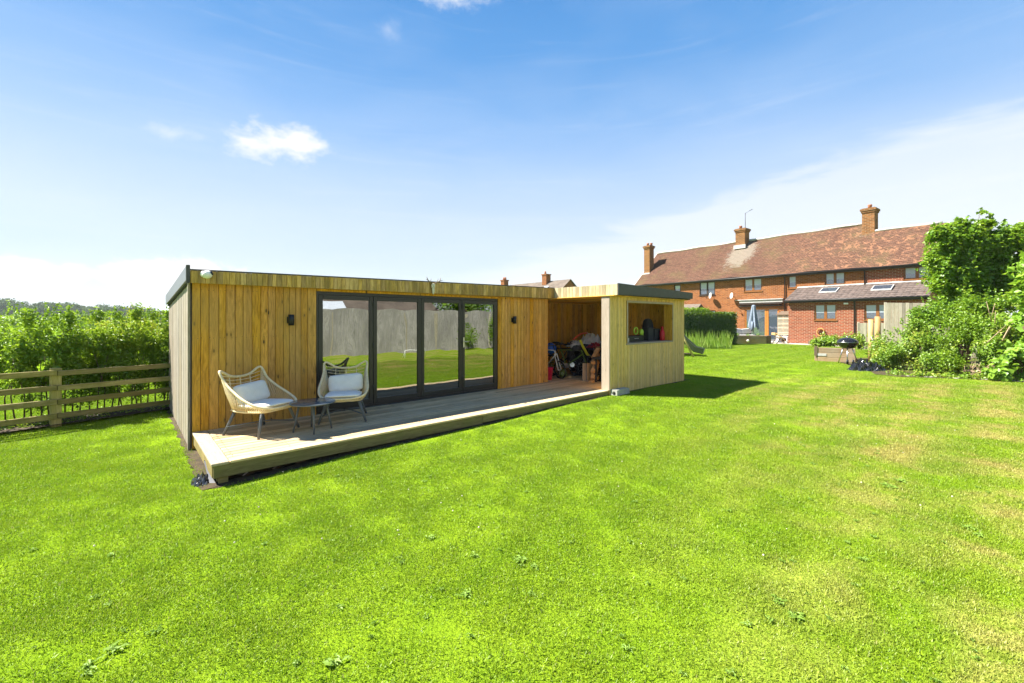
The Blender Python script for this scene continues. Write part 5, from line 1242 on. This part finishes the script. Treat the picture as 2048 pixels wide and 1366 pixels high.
# sofa, parasol, folding chair
sf = thing('garden_sofa', 'grey cushioned garden sofa behind the sleeper planter', 'sofa', (14.4, 30.9, .19))
put('sofa_base', MB().cbox(0, 3.3, 0, .8, .05, .42, .02), M['charcoal'], sf); put('seat_cushion', MB().cbox(.03, 3.27, .0, .7, .42, .55, .04), M['sofa'], sf); put('sofa_back', MB().box(0, 3.3, .82, .9, .05, .72), M['charcoal'], sf)
for k, x in enumerate((.02, .78, 1.68, 2.42)): put('back_cushion', MB().cbox(-.40, .40, -.09, .09, -.20, .20, .06, Matrix.Translation((x+.42, .62, .80)) @ Matrix.Rotation(.12*(-1)**k, 4, 'Y') @ Matrix.Rotation(-.2, 4, 'X')), M['sofa'], sf)
pa = thing('closed_parasol', 'closed blue grey parasol standing by the patio doors', 'parasol', (17.45, 30.95, .19))
put('pole', MB().tube([(0, 0, 0), (0, 0, 2.68)], .025, 8), M['leg'], pa); put('base', MB().lathe([(0, 0), (.28, 0), (.28, .06), (.05, .1), (0, .1)], 20), M['charcoal'], pa)
cl = MB(); n = 28; prof = [(.06, 2.70), (.13, 2.62), (.17, 2.2), (.22, 1.7), (.29, 1.2), (.30, 1.02)]
vs = []
for r, z in prof:
    for k in range(n):
        a = 2*PI*k/n; q = r*(1+.28*math.sin(a*7+z)*min(1, (2.75-z)*1.1)); vs.append((q*math.cos(a), q*math.sin(a), z+(.10*math.sin(a*3) if z < 1.3 else 0)))
cl.add(vs, [(i*n+k, i*n+(k+1) % n, (i+1)*n+(k+1) % n, (i+1)*n+k) for i in range(len(prof)-1) for k in range(n)]); put('canopy', cl, M['parasol'], pa)
put('hanging_flap', MB().tube([(-.18, -.15, 1.5), (-.20, -.18, 1.1), (-.21, -.16, .80)], [.07, .08, .06], 8), M['parasol'], pa)
fc = thing('folding_chair', 'wooden folding garden chair leaning open on the patio edge', 'chair', (18.55, 29.4, .17), 0)
for y in (0, .45): put('leg', MB().tube([(-.42, y, .72), (.45, y, .0)], .028, 6), M['pole'], fc); put('leg', MB().tube([(-.40, y+.02, 0), (.08, y+.02, .62)], .024, 6), M['trough'], fc)
put('seat', MB().box(-.30, .12, 0, .45, .40, .425), M['pole'], fc); put('backrest', MB().box(-.48, -.38, 0, .45, .60, .76), M['pole'], fc)
# slide on its frame, half hidden by the shelter
sl_ = thing('garden_slide', 'dark green plastic slide on a timber frame showing behind the shelter corner', 'slide', (0, 0, 0))
A = Vector((7.15, 20.6, 1.75)); path = [A, A+Vector((.35, -.2, -.18)), A+Vector((.95, -.55, -1.0)), A+Vector((1.30, -.75, -1.38)), A+Vector((1.62, -.93, -1.47))]
sd = Vector((.5, .87, 0)); vs = []
prof = [(-.34, .22), (-.31, .0), (-.28, -.03), (.28, -.03), (.31, 0), (.34, .22), (.29, .22), (.25, .03), (-.25, .03), (-.29, .22)]
for i, p in enumerate(path):
    for (u, v) in prof: vs.append(p+sd*u+Vector((.25, -.12, 1)).normalized()*v)
m_ = len(prof); put('chute', MB().add(vs, [(i*m_+k, i*m_+(k+1) % m_, (i+1)*m_+(k+1) % m_, (i+1)*m_+k) for i in range(len(path)-1) for k in range(m_)]+[tuple(range(m_))]), M['slide'], sl_)
for (a, b) in (((7.35, 19.4, 1.85), (8.05, 18.9, .08)), ((7.35, 19.4, 1.85), (6.4, 19.9, .08)), ((6.9, 21.2, 1.85), (7.6, 20.9, .1)), ((6.9, 21.2, 1.85), (6.1, 21.6, .1))): put('leg', MB().tube([a, b], .045, 8), M['post'], sl_)
put('cross_bar', MB().tube([(6.55, 19.75, .3), (7.95, 18.98, .3)], .035, 8), M['trough'], sl_); put('platform', MB().box(6.3, 7.2, 19.7, 20.9, 1.70, 1.75), M['post'], sl_)
# kettle barbecue
bq = thing('kettle_barbecue', 'black kettle barbecue on a wheeled tripod beside the sleeper bed', 'barbecue', (12.58, 16.07, .16), .4)
put('bowl', MB().lathe([(0, .56), (.10, .565), (.22, .62), (.30, .72), (.325, .79), (.325, .80), (0, .80)], 32), M['enamel'], bq)
put('lid', MB().lathe([(.332, .80), (.332, .815), (.30, .875), (.21, .94), (.10, .975), (0, .985)], 32), M['enamel'], bq); put('lid_rim', MB().lathe([(.333, .797), (.338, .80), (.338, .808), (.333, .811)], 32), M['steel'], bq)
put('lid_handle', MB().tube([(-.09, -.03, .965), (-.08, -.04, 1.03), (.08, -.04, 1.03), (.09, -.03, .965)], .014, 8), M['steel'], bq)
put('side_handle', MB().tube([(.30, 0, .74), (.43, 0, .76), (.43, .1, .76)], .013, 7), M['black'], bq)
for k, (x, y) in enumerate(((-.26, -.14), (.22, -.20), (.0, .30))): put('leg', MB().tube([(x*.45, y*.45, .62), (x*1.05, y*1.05, .07 if k < 2 else 0)], .018, 8), M['steel'], bq)
for (x, y) in ((-.29, -.16), (-.12, -.26)): put('wheel', MB().lathe([(0, -.03), (.075, -.03), (.092, -.015), (.092, .015), (.075, .03), (0, .03)], 20, Matrix.Translation((x, y, .092)) @ Matrix.Rotation(PI/2, 4, 'X') @ Matrix.Rotation(.4, 4, 'Y')), M['black'], bq)
# sleeper bed
sb = thing('sleeper_bed', 'short raised bed of wooden sleepers behind the kettle barbecue', 'raised bed', (12.2, 17.2, .13), -.62)
for k in range(3): put('sleeper', MB().cbox(.06, 1.24, 0, .10, 0, .185, .008), M['sleeper'], sb, (0, 0, k*.19))
for k in range(3): put('sleeper', MB().cbox(0, .10, 0, 1.3, 0, .185, .008), M['sleeper'], sb, (-.045, .11, k*.19))
put('corner_post', MB().cbox(-.06, .055, -.02, .08, .25, .60, .006), M['trough'], sb); put('metal_plate', MB().box(-.05, .34, -.012, -.002, .24, .34), M['lead'], sb); put('soil', MB().box(.06, 1.2, .10, 1.3, 0, .50), M['soil'], sb)
t = thing('strawberry_plants', 'leafy green plants spilling out of the sleeper bed', 'plants', (0, 0, 0))
crown('foliage', [(12.75, 17.7, .86, .45, .4, .26, 1900), (13.2, 17.3, .92, .4, .4, .30, 1900), (14.1, 17.6, .90, .5, .5, .40, 2300), (13.3, 18.0, .92, .5, .4, .3, 1300)], .085, M['bramble'], t, gap=.3, shell=.2, aspect=.75)
for i, (px, top, y) in enumerate(((1741.5, 639, 16.9), (1755.5, 633, 17.1))):
    x = (px-1024)/857*y; zt = 1.8-(top-640)*y/857
    o = put('round_post', MB().tube([(0, 0, -.1), (0, 0, zt-.14)], .088 if i == 0 else .095, 16), M['pole'], None, (x, y, .14)); tag(o, ['shorter round timber post beside the raised bed', 'taller round timber post with a wire band beside the brambles'][i], 'post', 'round timber posts beside the raised bed')
o = put('support_wire', MB().tube([((1741-1024)/857*16.8, 16.78, 1.15), ((1757-1024)/857*16.7, 16.6, .35)], .012, 6), M['lead']); tag(o, 'thin pale stay running down from the shorter round post', 'stay')
o = put('plastic_sheeting', crumple(0, 0, .58, .32, .36, 26, 21, 3.2), M['bag'], None, (*gp(1733, 741), .13), (0, 0, -.1)); tag(o, 'crumpled shiny black plastic sheeting at the foot of the brambles', 'plastic sheet')
# grey close-board fences
def board_fence(label, x0, x1, y, z0, z1, top_slope=0, y1=None, bw=.125, group=None):
    y1 = y if y1 is None else y1
    L_ = math.hypot(x1-x0, y1-y); t = thing('board_fence', label, 'fence', (x0, y, 0), math.atan2(y1-y, x1-x0), group); n = int(L_/bw)
    for i in range(n): put('board', MB().cbox(0, bw-.006, -.012, .006, 0, z1-z0+top_slope*i/n+random.uniform(-.006, .006), .003), M['greyfence'], t, (i*bw, random.uniform(-.004, .004), z0))
    put('rail', MB().box(0, L_, .012, .06, z0+.25, z0+.33).box(0, L_, .012, .06, z1-.35, z1-.27), M['greyfence'], t)
    for x in (0, L_-.1): put('post', MB().cbox(x, x+.1, .0141, .11, z0-.1, z1+.03, .006), M['greyfence'], t)
    return t
board_fence('tall weathered grey board fence behind the brambles in front of the extension', 17.38, 20.4, 20.0, .1, 2.60, -.10, 18.1)
board_fence('lower grey board fence beside the downpipe of the extension', 19.35, 20.8, 24.0, .1, 1.64, 0, 23.1)

# ------------------------------------------------------------------ right-hand border
soilbed('border_soil', [(11.0, 13.0), (11.2, 12.5), (12.6, 12.0), (13.6, 11.1), (15.5, 8.5), (18, 8.5), (22, 20), (13.2, 18), (11.8, 14.2)])
mp = thing('maple_tree', 'dense green maple tree at the right in front of the houses', 'tree', (0, 0, 0))
ML = [(15.65, 15.3, 4.35, .72, .7, .70, 4200), (16.4, 15.5, 4.62, .82, .8, .78, 4800), (17.35, 15.6, 4.5, .9, .85, .75, 4800), (16.0, 15.5, 3.4, .98, .9, 1.0, 5600), (17.2, 15.8, 3.2, 1.25, 1.1, 1.2, 7000), (15.5, 15.1, 2.45, .62, .6, .72, 2800), (16.4, 15.3, 2.3, .8, .7, .8, 3200), (18.3, 15.7, 3.4, 1.2, 1.0, 1.3, 5600), (15.2, 15.1, 3.5, .36, .4, .5, 1000), (17.2, 16.2, 2.0, 1.4, 1, 1.0, 4500), (19.0, 15.6, 3.6, 1.3, 1.1, 1.5, 5000), (19.6, 14.8, 2.4, 1.3, 1.0, 1.3, 3500), (18.5, 15.6, 4.4, .9, .8, .75, 3800), (19.6, 15.4, 4.3, 1.0, .8, .9, 3600), (15.15, 15.2, 4.75, .45, .4, .45, 1300), (15.05, 15.2, 4.0, .4, .4, .5, 1300), (15.7, 15.3, 5.0, .4, .4, .3, 800), (16.05, 15.3, 5.2, .35, .3, .28, 620), (17.0, 15.4, 5.2, .4, .3, .25, 620), (15.0, 15.0, 2.9, .3, .3, .35, 500), (18.0, 15.2, 4.95, .5, .4, .35, 1000), (18.15, 15.2, 4.3, .75, .6, .75, 3200), (19.1, 15.0, 4.7, .7, .6, .6, 2400), (18.3, 14.8, 3.3, .9, .6, 1.0, 3400), (20.6, 15.0, 3.6, 1.0, .8, 1.3, 2600), (18.6, 14.9, 1.3, 1.2, .8, 1.2, 4200)]
ML = [(*l[:6], int(l[6]*1.35)) for l in ML]
crown('crown', ML, .118, M['maple'], mp, gap=.26, gscale=1.7, shell=.5, up=1.0, aspect=.8, cl=.5)
limbs(mp, (17.0, 16.1, 0), [(l[0], l[1], l[2]+.5) for l in ML[:6]]+[(16.4, 15.8, 4.4), (17.3, 16, 4.6)], .11, M['bark'], 'trunk')
limbs(mp, (16.6, 15.6, 4.8), [(17.0, 15.5, 5.75), (17.25, 15.5, 5.6), (16.9, 15.4, 5.7)], .014, M['bark'], 'top_twig')
crown('crown', [(17.05, 15.5, 5.7, .16, .14, .10, 34), (17.3, 15.5, 5.5, .12, .12, .16, 24)], .12, M['maple'], mp, gap=0, shell=.1, aspect=.8, cl=0)
def sh(label, lumps, size, m, **kw): return shrub('border_shrub', label, 'shrub', lumps, size, m, 'shrubs in the right-hand border', **kw)
random.seed(21)
sh('low spreading shrub at the left end of the border behind the black sheeting', [(12.55, 14.3, .52, .62, .5, .50, 4800), (13.1, 15.1, .8, .55, .5, .6, 3400)], .075, M['bramble'], gap=.42, shell=.35, cl=.4, aspect=.65)
sh('loose green bramble thicket in front of the tall grey fence', [(13.2, 14.0, .85, .8, .6, .78, 6400), (13.0, 13.3, .52, .65, .5, .46, 3400), (13.9, 14.6, 1.2, .7, .5, .85, 4600)], .08, M['bramble'], gap=.43, shell=.35, cl=.45, aspect=.65)
sh('mid border shrub with fine pale leaves below the maple', [(13.75, 13.2, .95, .8, .6, .88, 7200), (13.1, 12.9, .48, .6, .45, .44, 2700), (14.3, 13.6, 1.45, .75, .5, .80, 5200)], .075, M['privet'], gap=.43, shell=.35, cl=.45, aspect=.6)
sh('reddish tinged bush in the middle of the border', [(14.6, 13.0, 1.15, .75, .6, .9, 6200), (14.1, 12.6, .9, .5, .4, .5, 2000), (15.3, 13.2, 1.55, .75, .5, .75, 3800)], .085, M['bramble'], gap=.44, shell=.4, cl=.5, aspect=.65)
sh('tall leafy bush reaching up to the maple crown', [(14.5, 14.5, 1.6, .85, .6, .85, 6200), (15.4, 14.2, 2.0, .8, .5, .8, 5200), (14.1, 14.8, 1.9, .5, .4, .55, 2300), (16.2, 13.8, 2.0, .9, .6, 1.0, 4200)], .085, M['maple'], gap=.43, shell=.4, cl=.45, aspect=.65)
sh('broad leaved plant with large pale leaves at the right edge near the lawn', [(13.75, 11.6, .62, .62, .45, .58, 1500), (14.35, 11.7, .95, .6, .5, .85, 1500), (13.2, 11.55, .33, .35, .3, .28, 300)], .17, M['broad'], gap=.30, shell=.35, cl=.35, aspect=.85)
sh('tall broad leaved sapling rising at the right edge of the view', [(13.85, 11.3, 2.5, .5, .45, 1.2, 1500), (14.2, 11.6, 1.7, .7, .5, .9, 1500), (13.95, 11.4, 3.3, .5, .4, .55, 620), (14.8, 11.8, 2.6, .7, .5, 1.2, 1200)], .19, M['broad'], gap=.34, shell=.3, cl=.4, aspect=.85, up=.9)
sh('shaded dark bush behind the dead stems', [(14.4, 12.7, .55, .8, .35, .45, 1800), (15.6, 12.9, .9, .8, .5, .9, 2200)], .09, M['maple'], gap=.42, shell=.4, cl=.4)
sh('tiny bright green seedling plant at the lawn edge by the dead stems', [(13.55, 12.1, .30, .28, .2, .18, 260)], .09, M['broad'], gap=.1, shell=.2, aspect=.7)
sh('tall dense bush beyond the right edge of the view', [(16.2, 9.5, 1.6, 1.1, 1.0, 1.5, 4200), (16.8, 11.8, 2.0, 1.1, 1.0, 1.8, 3800), (15.4, 7.6, 1.2, .8, .8, 1.2, 2500)], .11, M['maple'], gap=.40, shell=.5, cl=.4)
LL = []
for k in range(30):
    f = k/29; x = 11.5+f*2.9; y = 12.85-f*1.75+.1*math.sin(k*1.3); LL.append((x, y, .14+.06*math.sin(k*2.1), .26, .22, .16+.06*math.sin(k*1.7), 190))
t = thing('border_groundcover', 'low leafy ground cover spilling over the stones at the front of the right-hand border', 'ground cover', (0, 0, 0)); t['kind'] = 'stuff'
crown('foliage', LL, .07, M['bramble'], t, gap=.15, shell=.1, cl=.2, aspect=.65, kind='stuff')
ds = thing('dead_brushwood', 'fan of pale dead stems lying at the lawn edge under the shrubs', 'dead branches', (0, 0, 0)); mb = MB()
for k in range(46):
    a = random.uniform(-2.6, .5); x, y = 13.55+random.uniform(-.5, .55), 12.35+random.uniform(-.2, .2); l = random.uniform(.15, .55)
    mb.tube([(x, y, .16+random.uniform(0, .3)), (x+l*math.cos(a)*.9, y-.1*random.random(), .2+random.uniform(.0, .45))], [.010, .004], 5)
put('stems', mb, M['straw'], ds, kind='stuff')
db = thing('dead_branch', 'bare brown broken branch sticking up among the border shrubs', 'dead branch', (0, 0, 0))
put('branch', MB().tube([(14.2, 12.4, 1.2), (14.5, 12.4, 1.75), (14.75, 12.4, 2.05)], [.03, .025, .012], 6).tube([(13.75, 12.4, 1.15), (14.3, 12.4, 1.65)], [.012, .006], 5), M['straw'], db)
put('twig', MB().tube([(14.1, 12.6, 1.75), (13.95, 12.6, 2.35)], [.014, .004], 5).tube([(14.1, 12.6, 1.9), (14.2, 12.6, 2.3)], [.01, .004], 5).tube([(14.2, 12.6, 1.7), (14.22, 12.6, 2.05)], [.014, .006], 5), M['straw'], db)
labs = []
ed = thing('stone_edging', 'row of rough pale stones half sunk along the right-hand lawn edge', 'edging', (0, 0, 0))
for k in range(34):
    f = k/33; x = 11.6+f*2.6; y = 12.55-f*1.6+.12*math.sin(k)-.18*math.sin(f*PI)*-1; put('stone', MB().ball((0, 0, 0), (random.uniform(.03, .11), random.uniform(.03, .06), random.uniform(.012, .035)), 7, 5, lump=.5, seed=k), M['stone'], ed, (x, y, gz(x, y)+.01), (0, 0, random.uniform(0, 3)))

# ------------------------------------------------------------------ behind the viewer: seen in the glass doors
def back_fence():
    t = thing('garden_fence', 'long grey close board fence reflected in the glass doors', 'fence', (*cab(-14, -12.3), .05), CROT); mb = MB(); random.seed(9)
    for i in range(300):
        x = i*.105; pan = (x % 1.83)/1.83; top = 2.22+.08*math.sin(pan*PI); mb.box(x, x+.112, .0+(i % 2)*.010, .012+(i % 2)*.010, .08, top)
    put('boards', mb, M['greyfence2'], t, kind='stuff')
    for k in range(18): put('post', MB().box(k*1.83, k*1.83+.09, -.06, .03, 0, 2.10), M['greyfence'], t)
    put('gravel_board', MB().box(0, 32, -.02, -.002, 0, .14), M['greyfence'], t)
M['greyfence2'] = wood('grey_fence_boards', (.36, .345, .32), (.20, .19, .17), 'z', weather=(.19, .18, .16), wamt=.7, knots=0, rough=.85)
back_fence()
t = thing('football_goal', 'small white training goal on the lawn reflected in the second glass door', 'goal', (*cab(8.3, -9.6), .06), CROT)
put('goal_frame', MB().tube([(0, 0, 0), (0, 0, .42), (1.0, 0, .42), (1.0, 0, 0)], .018, 8).tube([(0, 0, .42), (0, -.35, 0)], .012, 6).tube([(1.0, 0, .42), (1.0, -.35, 0)], .012, 6), M['white'], t)
t = thing('neighbour_bungalow', 'low brown roofed bungalow beyond the reflected fence', 'bungalow', (*cab(2.8, -15.5), 0), CROT)
put('wall', MB().box(0, 10.5, -5, 0, 0, 2.3), M['brick3'], t); put('roof', slope(-.3, 10.8, .4, 2.3, -2.6, 4.3, .08), M['fargrey'], t); put('roof', slope(-.3, 10.8, -5.4, 2.3, -2.6, 4.3, .08), M['fargrey'], t)
t = thing('greenhouse', 'white framed greenhouse beyond the reflected fence', 'greenhouse', (*cab(5.6, -13.2), 0), CROT)
put('frame', MB().box(0, 1.6, -1.4, 0, 0, 2.3), M['metalroof'], t); put('roof', slope(-.05, 1.65, .05, 2.3, -.7, 2.7, .03), M['metalroof'], t); put('roof', slope(-.05, 1.65, -1.45, 2.3, -.7, 2.7, .03), M['metalroof'], t)
for i, (s, tt, r, z, lab) in enumerate([(1.5, -17, 2.4, 3.2, 'round tree beyond the reflected fence nearest the bungalow'), (15.5, -15.5, 2.4, 3.2, 'broad tree beyond the reflected fence to the right'), (21, -17, 3, 4, 'largest tree beyond the reflected fence at its far end'), (-10, -18, 2.5, 3.2, 'tree beyond the reflected fence at its left end')]):
    x, y = cab(s, tt); shrub('garden_tree', lab, 'tree', [(x, y, z, r, r, r*.85, 4200), (x+r*.6, y+.3, z-.6, r*.7, r*.7, r*.6, 2000)], .22, M['maple'], 'trees beyond the reflected fence', gap=.4, shell=.5)
for i, (s, tt, lab) in enumerate([(13.2, -11.5, 'leafy bush against the reflected fence seen in the last glass door'), (14.9, -11.0, 'taller bush at the end of the reflected fence')]):
    x, y = cab(s, tt); shrub('fence_bush', lab, 'shrub', [(x, y, .8+i*.5, .8, .7, .75+.5*i, 2600)], .10, M['privet'], 'bushes along the reflected fence', gap=.4, shell=.4)

# ------------------------------------------------------------------ thin summer haze: closed box of air round everything
hm, nt, b = mat('haze_air'); nt.nodes.remove(b); v = nt.nodes.new('ShaderNodeVolumePrincipled'); v.inputs['Color'].default_value = (.90, .95, 1, 1); v.inputs['Density'].default_value = .00022
nt.links.new(v.outputs[0], [n for n in nt.nodes if n.type == 'OUTPUT_MATERIAL'][0].inputs['Volume'])
put('haze', MB().box(-1600, 1600, -130, 1900, -1.5, 45), hm, kind='stuff')
